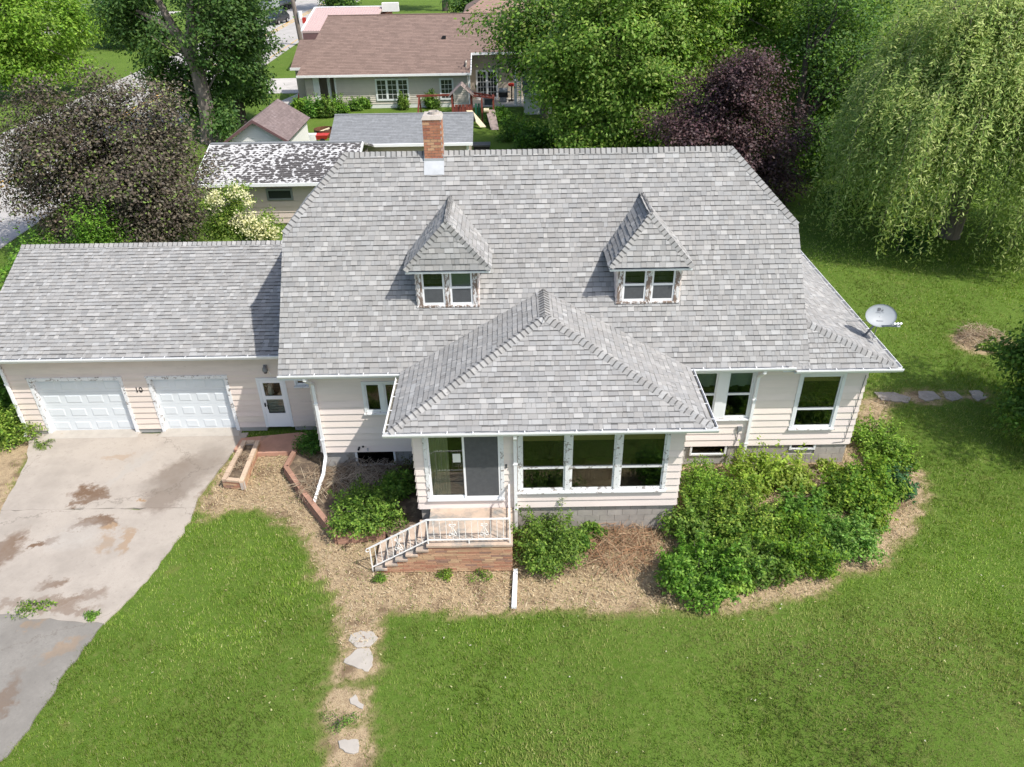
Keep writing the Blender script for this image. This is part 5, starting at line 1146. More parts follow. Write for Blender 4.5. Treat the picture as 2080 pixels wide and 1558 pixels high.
def courses(parent, poly, mat, e=.3, col=(1, 1, 1), amp=.1, lift=.02, wd=(.5, 1.1), name='shingle_courses'):
    """rows of shingles on a far roof, one joined part"""
    P0 = [Vector(p) for p in poly]; u = (P0[1] - P0[0]).normalized(); n = u.cross(P0[2] - P0[0]).normalized(); n = n if n.z > 0 else -n; v = n.cross(u); v = v if v.z > 0 else -v; o = P0[0]
    q = [((p - o).dot(u), (p - o).dot(v)) for p in P0]; vm = max(a[1] for a in q); mb = MB(); j = 0
    def ext(t):
        t = min(max(t, .001), vm - .001); xs_ = []
        for i in range(len(q)):
            (a, b), (c, d) = q[i], q[(i + 1) % len(q)]
            if (b - t) * (d - t) <= 0 and b != d: xs_.append(a + (c - a) * (t - b) / (d - b))
        return min(xs_), max(xs_)
    while j * e < vm - .03:
        l0, r0 = ext(j * e); l1, r1 = ext(min(j * e + e, vm)); t = l0 - random.uniform(0, .5)
        while t < r0:
            w_ = random.uniform(*wd); a0, b0, a1, b1 = max(t, l0), min(t + w_, r0), min(max(t, l1), r1), min(max(t + w_, l1), r1); t += w_
            if b0 - a0 < .02: continue
            f = random.uniform(1 - amp, 1 + amp); mb.col(tuple(c * f for c in col)); W = lambda a, b, h: o + u * a + v * b + n * h; v1 = min(j * e + e + .02, vm)
            mb.add([W(a0, j * e, 0), W(b0, j * e, 0), W(b0, j * e, lift), W(a0, j * e, lift), W(b1, v1, .003), W(a1, v1, .003)], [(0, 1, 2, 3), (3, 2, 4, 5)])
        j += 1
    return mb.build(name, mat, parent, kind='stuff')
def slab_roof(parent, faces, mat, th=.15, name='roof'):
    mb = MB()
    for poly in faces:
        P0 = [Vector(p) for p in poly]; n = (P0[1] - P0[0]).cross(P0[2] - P0[0]).normalized(); n = n if n.z > 0 else -n; mb.prism([p - n * .004 for p in P0], -n * th)
    return mb.build(name, mat, parent)
def small_window(parent, x0, x1, z0, z1, y, cols=1, grid=(2, 3), trim='trim', cas=.14):
    fr = MB(); fr.box(x0, x1, y - .07, y + .02, z0, z0 + cas); fr.box(x0, x1, y - .07, y + .02, z1 - cas, z1); fr.box(x0, x0 + cas, y - .069, y + .02, z0 + cas, z1 - cas); fr.box(x1 - cas, x1, y - .069, y + .02, z0 + cas, z1 - cas)
    iw = (x1 - x0 - 2 * cas - (cols - 1) * cas * 1.3) / cols
    for i in range(1, cols): c = x0 + cas + i * iw + (i - 1) * cas * 1.3; fr.box(c, c + cas * 1.3, y - .068, y + .02, z0 + cas, z1 - cas)
    fo = fr.build('window', trim, parent)
    for i in range(cols):
        c = x0 + cas + i * (iw + cas * 1.3); MB().box(c, c + iw, y - .03, y - .01, z0 + cas, z1 - cas).build('pane', 'dark_glass', fo)
        if grid:
            g = MB()
            for a in range(1, grid[0]): xx = c + iw * a / grid[0]; g.box(xx - .015, xx + .015, y - .05, y - .03, z0 + cas, z1 - cas)
            for a in range(1, grid[1]): zz = z0 + cas + (z1 - z0 - 2 * cas) * a / grid[1]; g.box(c, c + iw, y - .049, y - .03, zz - .015, zz + .015)
            g.build('glazing_bars', 'metal_white', fo, kind='stuff')
    return fo
# ---- neighbour bungalow with brown roof
ny_, ey = 68.5, 67.9; nz = 2.85; nyr = 76.0; nzr = 6.55; nx0, nx1, nxr = -17.8, -3.1, 4.6
nb = thing('neighbour_house', 'beige bungalow with long brown shingle roof and white trimmed windows', 'house', (-8, ny_, 0))
rs = lambda y: nz + (nzr - nz) * (y - ey) / (nyr - ey)
NF = [(nx0, ey, nz), (nx1, ey, nz), (nx1, nyr, nzr), (nx0 + 1.6, nyr, nzr)]; yrec = 70.5
NF2 = [(nx1, yrec, rs(yrec)), (nxr, yrec, rs(yrec)), (nxr, nyr, nzr), (nx1, nyr, nzr)]
nbr = slab_roof(nb, [NF, NF2, [(nx0, 2 * nyr - ey, nz), (nxr, 2 * nyr - ey, nz), (nxr, nyr, nzr), (nx0 + 1.6, nyr, nzr)]], 'brown_shingle')
courses(nbr, NF, 'brown_shingle', .22, amp=.13, wd=(.3, .7)); courses(nbr, NF2, 'brown_shingle', .22, amp=.13, wd=(.3, .7))
MB().box(nx0 + 1.6, nxr, nyr - .1, nyr + .1, nzr - .02, nzr + .06).build('ridge_cap', 'brown_shingle', nbr)
gt = MB(); gt.box(nx0, nx1 + .1, ey - .12, ey, nz - .16, nz + .01); gt.build('gutter', 'metal_white', nb); g2 = MB(); g2.box(nx1 + .02, nxr, yrec - .12, yrec, rs(yrec) - .16, rs(yrec) + .01); g2.build('gutter', 'metal_white', nb)
g3 = MB(); g3.add([(nx1 + .02, ey, nz - .16), (nx1 + .02, yrec, rs(yrec) - .16), (nx1 + .02, yrec, rs(yrec)), (nx1 + .02, ey, nz), (nx1 + .1, ey, nz - .16), (nx1 + .1, yrec, rs(yrec) - .16), (nx1 + .1, yrec, rs(yrec)), (nx1 + .1, ey, nz)], [(0, 1, 2, 3), (7, 6, 5, 4), (3, 2, 6, 7), (0, 4, 5, 1)]); g3.build('rake_trim', 'metal_white', nb)
ow = (-16.6, -14.75, 0, 2.55); w3 = (-11.3, -8.45, .62, 2.42); w1 = (-5.8, -4.6, .62, 2.38)
bk = MB(); bk.box(-14.74, nx1 - .3, ny_ + .02, ny_ + .1, 0, nz - .1); bk.box(-17.3, -16.65, ny_ + .02, ny_ + .1, 0, nz - .1); bk.box(nx1 - .4, nx1 - .3, ny_ + .1, 71.4, 0, rs(70) - .2); nw = bk.build('wall', 'vinyl', nb)
lap_rows(nw, -14.74, nx1 - .3, ny_, .35, nz - .15, 'vinyl', .17, (w3, w1)); lap_rows(nw, -17.3, -16.65, ny_, .2, nz - .15, 'vinyl', .17)
MB().box(-14.74, nx1 - .32, ny_ - .02, ny_ + .015, 0, .34).build('plinth', 'white_vinyl', nb)
small_window(nb, *w3[:2], w3[2], w3[3], ny_ - .03, 3, (2, 4)); small_window(nb, *w1[:2], w1[2], w1[3], ny_ - .03, 1, (3, 4))
MB().box(-16.62, -16.1, ny_ - .05, ny_ + .1, 0, 2.6).build('porch_column', 'metal_white', nb); MB().box(-15.55, -15.3, ny_ + .6, ny_ + .85, 0, 2.6).build('porch_column', 'metal_white', nb); MB().box(-14.8, -14.66, ny_ - .06, ny_ + .12, 0, 2.7).build('corner_trim', 'metal_white', nb)
pr = MB(); pr.box(-16.6, -14.7, ny_ + 2.4, ny_ + 2.5, 0, 2.7); pr.box(-16.7, -16.6, ny_ + .3, ny_ + 2.4, 0, 2.7); pr.build('porch_wall', 'vinyl_dk', nb)
MB().box(nx1 - .25, nx1 - .05, ny_ - .1, ny_ + .1, 0, nz - .12).build('patio_post', 'metal_white', nb)
rw = MB(); rw.box(nx1 - .3, nxr - .3, 71.4, 71.5, 0, rs(yrec) - .1); rwo = rw.build('recess_wall', 'vinyl_dk', nb)
sdp = [py(u, v, 71.4) for u, v in ((966, 142), (1012, 194))]; small_window(nb, sdp[0].x, sdp[1].x, .06, sdp[0].z, 71.37, 2, (3, 5), cas=.16)
MB().box(nxr - 4.0, nxr - 3.8, 68.4, 68.6, 0, 3.6).build('patio_post', 'metal_white', nb)
p = py(903, 77, 73); yv = 72.5; MB().box(p.x - .16, p.x + .16, yv - .15, yv + .15, rs(yv), rs(yv) + .22).build('roof_vent', 'black', nbr)
# left gable porch roof of the neighbour
lp = [(-18.9, 70.6, 3.05), (-17.4, 70.6, 3.05), (-17.4, 75.2, 4.7), (-18.9, 75.2, 4.7)]; lr = slab_roof(nb, [lp], 'brown_shingle', .2, 'side_roof'); courses(lr, lp, 'brown_shingle', .22, amp=.13, wd=(.3, .7)); MB().box(-18.95, -17.3, 70.5, 70.6, 2.85, 3.06).build('gutter', 'metal_white', nb); MB().box(-18.7, -17.5, 71.2, 75, 0, 2.9).build('side_wall', 'vinyl', nb)
mb = MB(); ngon_slab(mb, [(nx1 - .25, 68.2), (2.0, 68.2), (2.0, 71.4), (nx1 - .25, 71.4)], -.02, .06); mb.build('patio', 'walk', None, kind='structure')
# white lattice screen and small grey lean-to right of the patio
ls = thing('lattice_screen', 'white lattice screen at the right end of the neighbour patio', 'screen', (.95, 68.3, 0))
for s in (0, .38): MB().box(.75 + s, .83 + s, 68.2, 68.28, .06, 2.3).build('post', 'metal_white', ls)
for k in range(14): MB().box(.83, 1.13, 68.22, 68.26, .12 + k * .155, .19 + k * .155).build('slat', 'metal_white', ls)
lt = thing('lean_to', 'small grey shingled lean-to half hidden by the maple', 'shed', (2.4, 66.4, 0)); LF = [(1.3, 64.8, 1.7), (3.8, 64.8, 1.7), (3.8, 68.0, 3.0), (1.3, 68.0, 3.0)]
ltr = slab_roof(lt, [LF], 'grey_shingle', .1); courses(ltr, LF, 'grey_shingle', .22, amp=.1); MB().box(1.28, 3.82, 64.66, 64.8, 1.58, 1.72).build('fascia', 'metal_white', lt); MB().box(1.4, 3.7, 65.1, 68, 0, 1.7).build('wall', 'white_vinyl', lt)

# ---- mottled-roof outbuilding
M['mottled'] = None
m, nt, b = _new('weathered_white_shingle'); P_ = pos(nt, (1.0, 1.15, 1)); vo = N(nt, 'ShaderNodeTexVoronoi'); vo.inputs['Scale'].default_value = 5.2; nz_ = noise(nt, 6, 4, .7, P_); nw_ = noise(nt, .55, 3, .6, P_)
dv = N(nt, 'ShaderNodeVectorMath', operation='MULTIPLY_ADD'); nt.links.new(nz_.outputs['Color'], dv.inputs[0]); dv.inputs[1].default_value = (.16, .16, .16); nt.links.new(P_, dv.inputs[2]); nt.links.new(dv.outputs[0], vo.inputs['Vector'])
ad = N(nt, 'ShaderNodeMath', operation='MULTIPLY_ADD'); ad.inputs[1].default_value = .9; nt.links.new(nw_.outputs[0], ad.inputs[0]); nt.links.new(vo.outputs['Distance'], ad.inputs[2])
gxp = N(nt, 'ShaderNodeSeparateXYZ'); nt.links.new(P_, gxp.inputs[0]); gm_ = N(nt, 'ShaderNodeMath', operation='MULTIPLY_ADD'); gm_.inputs[1].default_value = -.022; gm_.inputs[2].default_value = -.42; nt.links.new(gxp.outputs[0], gm_.inputs[0]); ag = N(nt, 'ShaderNodeMath', operation='ADD'); nt.links.new(ad.outputs[0], ag.inputs[0]); nt.links.new(gm_.outputs[0], ag.inputs[1]); cr = ramp(nt, ag.outputs[0], .84, .90, (.085, .08, .08, 1), (.52, .52, .52, 1)); aa = N(nt, 'ShaderNodeAttribute', attribute_name='Col'); nt.links.new(mixc(nt, 1.0, cr.outputs[0], aa.outputs['Color'], 'MULTIPLY'), b.inputs['Base Color']); b.inputs['Roughness'].default_value = .95; M['mottled'] = m
mx0, mx1, mey, mez, myr, mzr = -16.6, -8.15, 39.2, 2.48, 42.9, 3.6
ob = thing('outbuilding', 'long pink-sided outbuilding with black and white mottled shingle roof', 'outbuilding', (-12.4, 39.8, 0))
MF = [(mx0, mey, mez), (mx1, mey, mez), (mx1, myr, mzr), (mx0, myr, mzr)]; mr = slab_roof(ob, [MF, [(mx0, 2 * myr - mey, mez), (mx1, 2 * myr - mey, mez), (mx1, myr, mzr), (mx0, myr, mzr)]], 'mottled', .12)
courses(mr, MF, 'mottled', .20, amp=.08, lift=.03, wd=(.3, .34)); MB().box(mx0, mx1, myr - .12, myr + .12, mzr - .03, mzr + .05).build('ridge_cap', 'grey_shingle', mr)
MB().box(mx0, mx1, mey - .1, mey, mez - .16, mez).build('fascia', 'metal_white', ob); ra = MB()
ra.prism([(mx1, mey, mez - .18), (mx1, mey, mez + .01), (mx1, myr, mzr + .01), (mx1, myr, mzr - .18)], (.06, 0, 0)); ra.build('rake_trim', 'metal_white', ob); ra = MB(); ra.prism([(mx0 - .06, mey, mez - .18), (mx0 - .06, mey, mez + .01), (mx0 - .06, myr, mzr + .01), (mx0 - .06, myr, mzr - .18)], (.06, 0, 0)); ra.build('rake_trim', 'metal_white', ob)
bk = MB(); bk.box(mx0 + .45, mx1 - .3, 39.82, 39.9, 0, mez - .05); bk.box(mx1 - .38, mx1 - .3, 39.9, 46, 0, mez - .05); bk.box(mx0 + .45, mx0 + .53, 39.9, 46, 0, mez - .05); obw = bk.build('wall', 'pink_siding', ob)
wo = (-13.0, -11.6, 1.38, 2.0); lap_rows(obw, mx0 + .45, mx1 - .3, 39.8, .1, mez - .1, 'pink_siding', .30, (wo,)); small_window(ob, *wo, 39.78, 1, None, 'grey_metal', .1)
# ---- small gable shed
gs = thing('garden_shed', 'small white gabled shed with weathered maroon roof', 'shed', (-16.3, 52, 0)); sx_, sh_, y0_, y1_, ze_, za_ = -16.35, 2.1, 49.9, 56.4, 1.95, 3.3
SL = [(sx_ - sh_, y1_, ze_), (sx_ - sh_, y0_, ze_), (sx_, y0_, za_), (sx_, y1_, za_)]; SRr = [(sx_ + sh_, y0_, ze_), (sx_ + sh_, y1_, ze_), (sx_, y1_, za_), (sx_, y0_, za_)]
gr = slab_roof(gs, [SL, SRr], 'maroon', .1); courses(gr, SRr, 'maroon', .2, amp=.08); courses(gr, SL, 'maroon', .2, amp=.08)
tr = MB()
for s in (-1, 1): tr.prism([(sx_ + s * sh_, y0_ - .04, ze_ - .16), (sx_ + s * sh_, y0_ - .04, ze_ + .02), (sx_, y0_ - .04, za_ + .02), (sx_, y0_ - .04, za_ - .18)], (0, .04, 0))
tr.build('barge_board', 'maroon_trim', gs); bx = MB(); bx.box(sx_ - sh_ + .25, sx_ + sh_ - .25, y0_ + .4, y1_ - .2, 0, ze_ - .08); bx.prism([(sx_ - sh_ + .25, y0_ + .4, ze_ - .09), (sx_ + sh_ - .25, y0_ + .4, ze_ - .09), (sx_, y0_ + .4, za_ - .2)], (0, .1, 0)); sw_ = bx.build('wall', 'white_vinyl', gs)
z = .1
while z < za_ - .3:
    hw = (sh_ - .25) if z < ze_ - .1 else (sh_ - .25) * (za_ - .2 - z) / (za_ - .2 - ze_ + .1); MB().hexa([(sx_ - hw, y0_ + .4, z), (sx_ + hw, y0_ + .4, z), (sx_ + hw, y0_ + .36, z), (sx_ - hw, y0_ + .36, z), (sx_ - hw * .95, y0_ + .4, z + .13), (sx_ + hw * .95, y0_ + .4, z + .13), (sx_ + hw * .95, y0_ + .39, z + .13), (sx_ - hw * .95, y0_ + .39, z + .13)]).build('siding_board', 'white_vinyl', sw_); z += .14
# ---- grey roofed shed behind the chimney
gg = thing('garage_shed', 'low beige garage with plain grey shingle roof behind the chimney', 'garage', (-6.5, 47.2, 0)); hx0, hx1 = -10.95, -2.15
GF = [(hx0, 46.7, 2.5), (hx1, 46.7, 2.5), (hx1, 49.6, 3.6), (hx0, 49.6, 3.6)]; ggr = slab_roof(gg, [GF, [(hx0, 52.5, 2.5), (hx1, 52.5, 2.5), (hx1, 49.6, 3.6), (hx0, 49.6, 3.6)]], 'grey_shingle', .12); courses(ggr, GF, 'grey_shingle', .16, amp=.10, wd=(.25, .5)); MB().box(hx0, hx1, 49.5, 49.7, 3.58, 3.64).build('ridge_cap', 'grey_shingle', ggr)
MB().box(hx0, hx1, 46.56, 46.7, 2.34, 2.5).build('gutter', 'metal_white', gg); MB().box(hx0 + .3, hx1 - .3, 47.2, 52.2, 0, 2.45).build('wall', 'vinyl_dk', gg); MB().box(hx1 - .42, hx1 - .26, 47.1, 47.22, 0, 2.4).build('corner_trim', 'metal_white', gg)
# ---- brick building with pink metal roof
bb = thing('brick_building', 'red brick building with pale pink metal roof beyond the bungalow', 'building', (-15, 90, 0)); by0 = 87.0; bz0 = 4.0; byr = 98.0; bzr = py(700, 15, byr).z; bx0 = pz(612, 64, 4.0).x; bx1 = py(778, 15, byr).x
bxr = py(640, 15, byr).x; BF = [(bx0, by0, bz0), (bx1, by0, bz0), (bx1, byr, bzr), (bxr, byr, bzr)]; bbr = slab_roof(bb, [BF, [(bx0, 2 * byr - by0, bz0), (bx1, 2 * byr - by0, bz0), (bx1, byr, bzr), (bxr, byr, bzr)]], 'pink_metal', .2)
for k in range(26): xx = bx0 + (bx1 - bx0) * (k + .5) / 26; xq = bxr + (bx1 - bxr) * (k + .5) / 26; MB().bar((xx, by0, bz0 + .03), (xq, byr, bzr + .03), .05, .06).build('roof_seam', 'pink_metal', bbr)
bt = MB(); bt.bar((bx0, by0, bz0 + .02), (bxr, byr, bzr + .02), .22, .14); bt.bar((bxr, byr, bzr + .06), (bx1, byr, bzr + .06), .3, .1); bt.build('roof_trim', 'metal_white', bbr); MB().box(bx0, bx1, by0 + .05, by0 + .2, bz0 - .9, bz0 - .2).build('fascia_band', 'maroon_trim', bb); MB().box(bx0 + .4, bx1 - .4, by0 + .4, 2 * byr - by0 - .4, 0, bz0).build('wall', 'red_brick_wall', bb); MB().box(-14.3, -12.4, byr - 1.2, byr - .4, bzr - .4, bzr + .5).build('roof_unit', 'white_vinyl', bbr)
# ---- hip roofed pavilion far behind
pv = thing('pavilion', 'distant building with brown hipped roof at the top edge', 'building', (0, 104, 0)); pc_ = Vector((0.1, 106, 7.0)); pz0 = 4.0; pq = [(-5.2, 101.2, pz0), (5.4, 101.2, pz0), (5.4, 111, pz0), (-5.2, 111, pz0)]; pvr = slab_roof(pv, [[pq[0], pq[1], pc_], [pq[1], pq[2], pc_], [pq[2], pq[3], pc_], [pq[3], pq[0], pc_]], 'pink_metal' if False else 'brown_shingle', .15); courses(pvr, [pq[0], pq[1], pc_], 'brown_shingle', .3, amp=.06, col=(1.35, 1.3, 1.25)); MB().box(-4.6, 4.8, 101.9, 110.4, 0, 4).build('wall', 'vinyl', pv)

# ================================================================ YARD THINGS BEHIND
# playset
ps = thing('playset', 'redwood climbing frame with shingled fort, swing beam and climbing wall', 'playset', (-3.2, 62.5, 0)); X, Y = -3.6, 62.6
for dx in (-.75, .75):
    for dy in (-.6, .6): MB().box(X + dx - .06, X + dx + .06, Y + dy - .06, Y + dy + .06, 0, 2.25).build('post', 'redwood', ps)
MB().box(X - .8, X + .8, Y - .65, Y + .65, 1.0, 1.08).build('deck', 'redwood', ps)
for k in range(6): MB().box(X - .8 + k * .27, X - .58 + k * .27, Y - .68, Y - .65, .35, 1.55).build('side_plank', 'redwood', ps)
for s in (-1, 1):
    for k in range(6):
        t0, t1 = k / 6, (k + 1) / 6; xa, xb = X + s * (.95 - .95 * t0), X + s * (.95 - .95 * t1); za, zb_ = 2.15 + .85 * t0, 2.15 + .85 * t1
        MB().add([(xa, Y - .85, za), (xa, Y + .85, za), (xb, Y + .85, zb_), (xb, Y - .85, zb_), (xa, Y - .85, za + .04), (xa, Y + .85, za + .04), (xb, Y + .85, zb_ + .02), (xb, Y - .85, zb_ + .02)], [(3, 2, 1, 0), (4, 5, 6, 7), (0, 1, 5, 4), (1, 2, 6, 5), (2, 3, 7, 6), (3, 0, 4, 7)]).build('roof_board', 'grey_wood', ps)
MB().bar((X - .7, Y, 2.15), (X - 3.6, Y + .3, 2.05), .14).build('swing_beam', 'redwood', ps)
for s in (-1, 1): MB().bar((X - 3.4, Y + .3, 2.1), (X - 3.5 + .1 * s, Y + .3 + s * .9, 0), .1).build('beam_leg', 'redwood', ps)
for s in (-1, 1): MB().bar((X + .7, Y + s * .5, 2.2), (X + 2.6, Y - .6 + s * .4, 2.05), .12).build('ladder_beam', 'redwood', ps)
for xx, yy in ((X + 2.5, Y - 1.0), (X + 2.5, Y - .2), (X + 1.6, Y - .9)): MB().box(xx - .06, xx + .06, yy - .06, yy + .06, 0, 2.05).build('post', 'redwood', ps)
MB().bar((X + 2.5, Y - 1.1, 2.1), (X + 2.5, Y, 2.1), .14).build('cross_beam', 'redwood', ps)
MB().prism([(X + 1.9, Y - 1.1, 1.15), (X + 2.6, Y - 1.1, 1.15), (X + 2.9, Y - 2.5, 0), (X + 2.3, Y - 2.5, 0)], (0, .06, .06)).build('climbing_wall', 'grey_wood', ps)
MB().tube([(X + 1.75, Y - 1.25, 1.2), (X + 2.15, Y - 1.25, 1.2)], .17, 12).build('tube_seat', 'cream', ps)
MB().prism([(X + .3, Y - .65, 1.1), (X + .75, Y - .65, 1.1), (X + 1.9, Y - 2.2, .15), (X + 1.45, Y - 2.2, .15)], (0, .05, .05)).build('slide', 'cream', ps)
for k in range(2): MB().box(X + 1.05 + k * .22, X + 1.2 + k * .22, Y - .7, Y - .64, .7, 1.6).build('glider_panel', 'green_plastic', ps)
# grill, stand, bin, fire pit
g = thing('gas_grill', 'silver-topped gas grill on the neighbour patio', 'grill', (-.35, 70.0, .06)); MB().box(-.75, .05, 69.7, 70.3, .5, .9).build('firebox', 'black', g); MB().tube([(-.75, 70, .95), (.05, 70, .95)], .28, 12).build('lid', 'grey_metal', g); MB().box(-.65, -.05, 69.75, 70.25, .06, .5).build('cabinet', 'grey_metal', g)
for s in (-.95, .05): MB().box(s, s + .22, 69.75, 70.2, .86, .9).build('side_shelf', 'grey_metal', g)
g = thing('patio_stand', 'black stand with red top beside the grill', 'stand', (.4, 70.4, .06)); MB().tube([(.4, 70.4, .06), (.4, 70.4, 1.3)], .06, 8).build('pole', 'black', g); MB().lathe((.4, 70.4, .06), [(.0, 0), (.36, 0), (.3, .06), (.06, .08)], 14).build('base', 'black', g); MB().lathe((.4, 70.4, 1.28), [(0, 0), (.3, .02), (.32, .2), (.2, .24), (0, .25)], 14).build('red_top', 'red_paint', g)
g = thing('storage_bin', 'grey lidded deck box at the edge of the patio', 'bin', (-1.6, 69.0, .06)); MB().box(-2.0, -1.2, 68.7, 69.2, .06, .55).build('body', 'dark_metal', g); MB().box(-2.06, -1.14, 68.64, 69.26, .55, .65).build('lid', 'grey_metal', g)
q = pz(660, 276); g = thing('fire_pit', 'rusty round fire ring with charred logs beside the maroon shed', 'fire pit', (q.x, q.y, 0)); MB().lathe((q.x, q.y, 0), [(.72, 0), (.78, .55), (.74, .55), (.68, .05), (0, .04)], 20).build('ring', 'rust', g); MB().tube([(q.x - .4, q.y - .1, .3), (q.x + .4, q.y + .15, .52)], .08, 7).build('log', 'cream', g); MB().tube([(q.x - .3, q.y + .2, .3), (q.x + .35, q.y - .2, .45)], .07, 7).build('log', 'bark', g)
q = pz(655, 290); g = thing('wheelbarrow', 'red and white yard cart next to the fire ring', 'cart', (q.x, q.y, 0)); MB().hexa([(q.x - .4, q.y - .3, .3), (q.x + .4, q.y - .3, .3), (q.x + .4, q.y + .3, .3), (q.x - .4, q.y + .3, .3), (q.x - .55, q.y - .4, .62), (q.x + .55, q.y - .4, .62), (q.x + .55, q.y + .4, .62), (q.x - .55, q.y + .4, .62)]).build('tray', 'red_paint', g); MB().box(q.x - .95, q.x - .35, q.y - .4, q.y + .1, .1, .7).build('white_tub', 'metal_white', g); MB().tube([(q.x + .1, q.y - .35, .2), (q.x + .1, q.y - .27, .2)], .2, 12).build('wheel', 'black', g)
q = pz(978, 290, 1.0); g = thing('compost_bin', 'black box bin behind the roof ridge by the climbing frame', 'bin', (q.x, q.y, 0)); MB().box(q.x - .55, q.x + .55, q.y - .4, q.y + .4, 0, .85).build('body', 'black', g); MB().box(q.x - .6, q.x + .6, q.y - .45, q.y + .45, .85, .95).build('lid', 'dark_metal', g)
q = pz(617, 205); g = thing('lawn_mower', 'red machine parked at the left corner of the bungalow', 'mower', (q.x, q.y, .03)); MB().hexa([(q.x - .4, q.y - .5, .2), (q.x + .4, q.y - .5, .2), (q.x + .4, q.y + .5, .2), (q.x - .4, q.y + .5, .2), (q.x - .3, q.y - .4, .75), (q.x + .3, q.y - .4, .75), (q.x + .3, q.y + .1, .85), (q.x - .3, q.y + .1, .85)]).build('body', 'red_paint', g)
for s in (-.45, .45):
    for t_ in (-.35, .35): MB().tube([(q.x + s - .05, q.y + t_, .2), (q.x + s + .05, q.y + t_, .2)], .17, 10).build('wheel', 'black', g)
# utility pole
q = pz(613, 92); up_ = thing('utility_pole', 'tall wooden utility pole leaning slightly beside the road', 'utility pole', (q.x, q.y, 0)); MB().tube([(q.x, q.y, 0), (q.x - .35, q.y, 6), (q.x - .7, q.y, 13)], [.30, .26, .2], 10).build('pole', 'bark', up_); MB().bar((q.x - 1.8, q.y, 12), (q.x + .6, q.y, 12), .14, .18).build('crossarm', 'bark', up_); MB().tube([(q.x + .4, q.y - .2, 3.2), (q.x + .4, q.y - .2, 4.0)], .28, 10).build('equipment_box', 'metal_white', up_); MB().box(q.x + .6, q.x + 1.1, q.y - .3, q.y - .2, 2.6, 3.3).build('red_sign', 'red_paint', up_)

# ---- dark SUV on the road (built at the origin, nose towards -y)
M['car_paint'] = pmat('dark_blue_paint', (.012, .016, .024), .22, .1, 1, 0, spec=.6); M['tyre'] = pmat('tyre', (.02, .02, .02), .9, .1); M['chrome'] = pmat('chrome', (.6, .6, .62), .2, .02, metal=.8); M['lamp'] = pmat('headlamp', (.7, .72, .74), .15, .03)
def suv(loc, rot, label):
    c = thing('parked_car', label, 'car'); OFF[c.name] = Vector()
    prof = [(-2.4, .35), (-2.42, .75), (-2.3, .98), (-1.15, 1.12), (2.25, 1.12), (2.4, .85), (2.38, .35)]
    b = MB(); n = len(prof); hw = [.86, .93, .90, .93, .93, .92, .86]
    b.add([(-h, y, z) for (y, z), h in zip(prof, hw)] + [(h, y, z) for (y, z), h in zip(prof, hw)], [tuple(range(n)), tuple(range(2 * n - 1, n - 1, -1))] + [(i, (i + 1) % n, (i + 1) % n + n, i + n) for i in range(n)]); b.build('body', 'car_paint', c)
    cb = MB(); cb.hexa([(-.88, -1.2, 1.11), (.88, -1.2, 1.11), (.88, 2.2, 1.11), (-.88, 2.2, 1.11), (-.68, -.35, 1.70), (.68, -.35, 1.70), (.68, 1.85, 1.70), (-.68, 1.85, 1.70)]); cb.build('cabin', 'dark_glass', c)
    MB().hexa([(-.71, -.42, 1.68), (.71, -.42, 1.68), (.71, 1.95, 1.68), (-.71, 1.95, 1.68), (-.62, -.3, 1.76), (.62, -.3, 1.76), (.62, 1.8, 1.76), (-.62, 1.8, 1.76)]).build('roof', 'car_paint', c)
    for s in (-1, 1):
        for y in (.35, 1.35): MB().bar((s * .89, y, 1.1), (s * .70, y + .05, 1.7), .1, .04, up=(0, 1, 0)).build('pillar', 'car_paint', c)
        for y in (-1.5, 1.45): MB().tube([(s * .72, y, .36), (s * .95, y, .36)], .36, 18).build('tyre', 'tyre', c); MB().tube([(s * .94, y, .36), (s * .965, y, .36)], .22, 12).build('rim', 'chrome', c)
        MB().hexa([(s * .55, -2.44, .78), (s * .88, -2.38, .78), (s * .88, -2.3, .78), (s * .55, -2.3, .78), (s * .55, -2.40, .93), (s * .88, -2.30, .95), (s * .88, -2.2, .95), (s * .55, -2.2, .93)]).build('headlight', 'lamp', c); MB().box(s * .93, s * 1.08, -.95, -.8, 1.08, 1.22).build('mirror', 'car_paint', c)
    MB().box(-.5, .5, -2.46, -2.40, .62, .92).build('grille', 'chrome', c); MB().box(-.26, .26, -2.49, -2.43, .42, .54).build('number_plate', 'paper', c); MB().box(-.85, .85, -2.46, -2.3, .3, .45).build('bumper', 'black', c)
    c.location = loc; c.rotation_euler = (0, 0, rot); return c
suv((-35.6, 130, .02), R(-12), 'dark blue SUV coming down the road beside the utility pole')
# ---- truck behind it
t = thing('parked_truck', 'grey flatbed truck with tank at the top edge behind the dark SUV', 'truck', (-40.5, 146, .02)); OFF[t.name] = Vector((-40.5, 146, .02)); x, y, z = -40.5, 146, .02
MB().box(x - 1.2, x + 1.2, y - 2.2, y + .2, .9, 2.9).build('cab', 'flash', t); MB().box(x - 1.0, x + 1.0, y - 2.25, y - 2.2, 1.9, 2.7).build('windscreen', 'dark_glass', t); MB().box(x - .95, x + .95, y - 3.6, y - 2.2, .8, 1.7).build('bonnet', 'flash', t); MB().box(x - 1.2, x + 1.2, y + .3, y + 8, 1.0, 1.25).build('flat_bed', 'dark_metal', t); MB().tube([(x - 1.0, y - 1.2, .7), (x - 1.0, y + .2, .7)], .35, 12).build('fuel_tank', 'chrome', t)
for yy in (-2.8, 3.6, 4.9, 6.6):
    for s in (-1, 1): MB().tube([(x + s * .8, y + yy, .52), (x + s * 1.15, y + yy, .52)], .5, 16).build('wheel', 'tyre', t)
t.rotation_euler = (0, 0, R(-8))
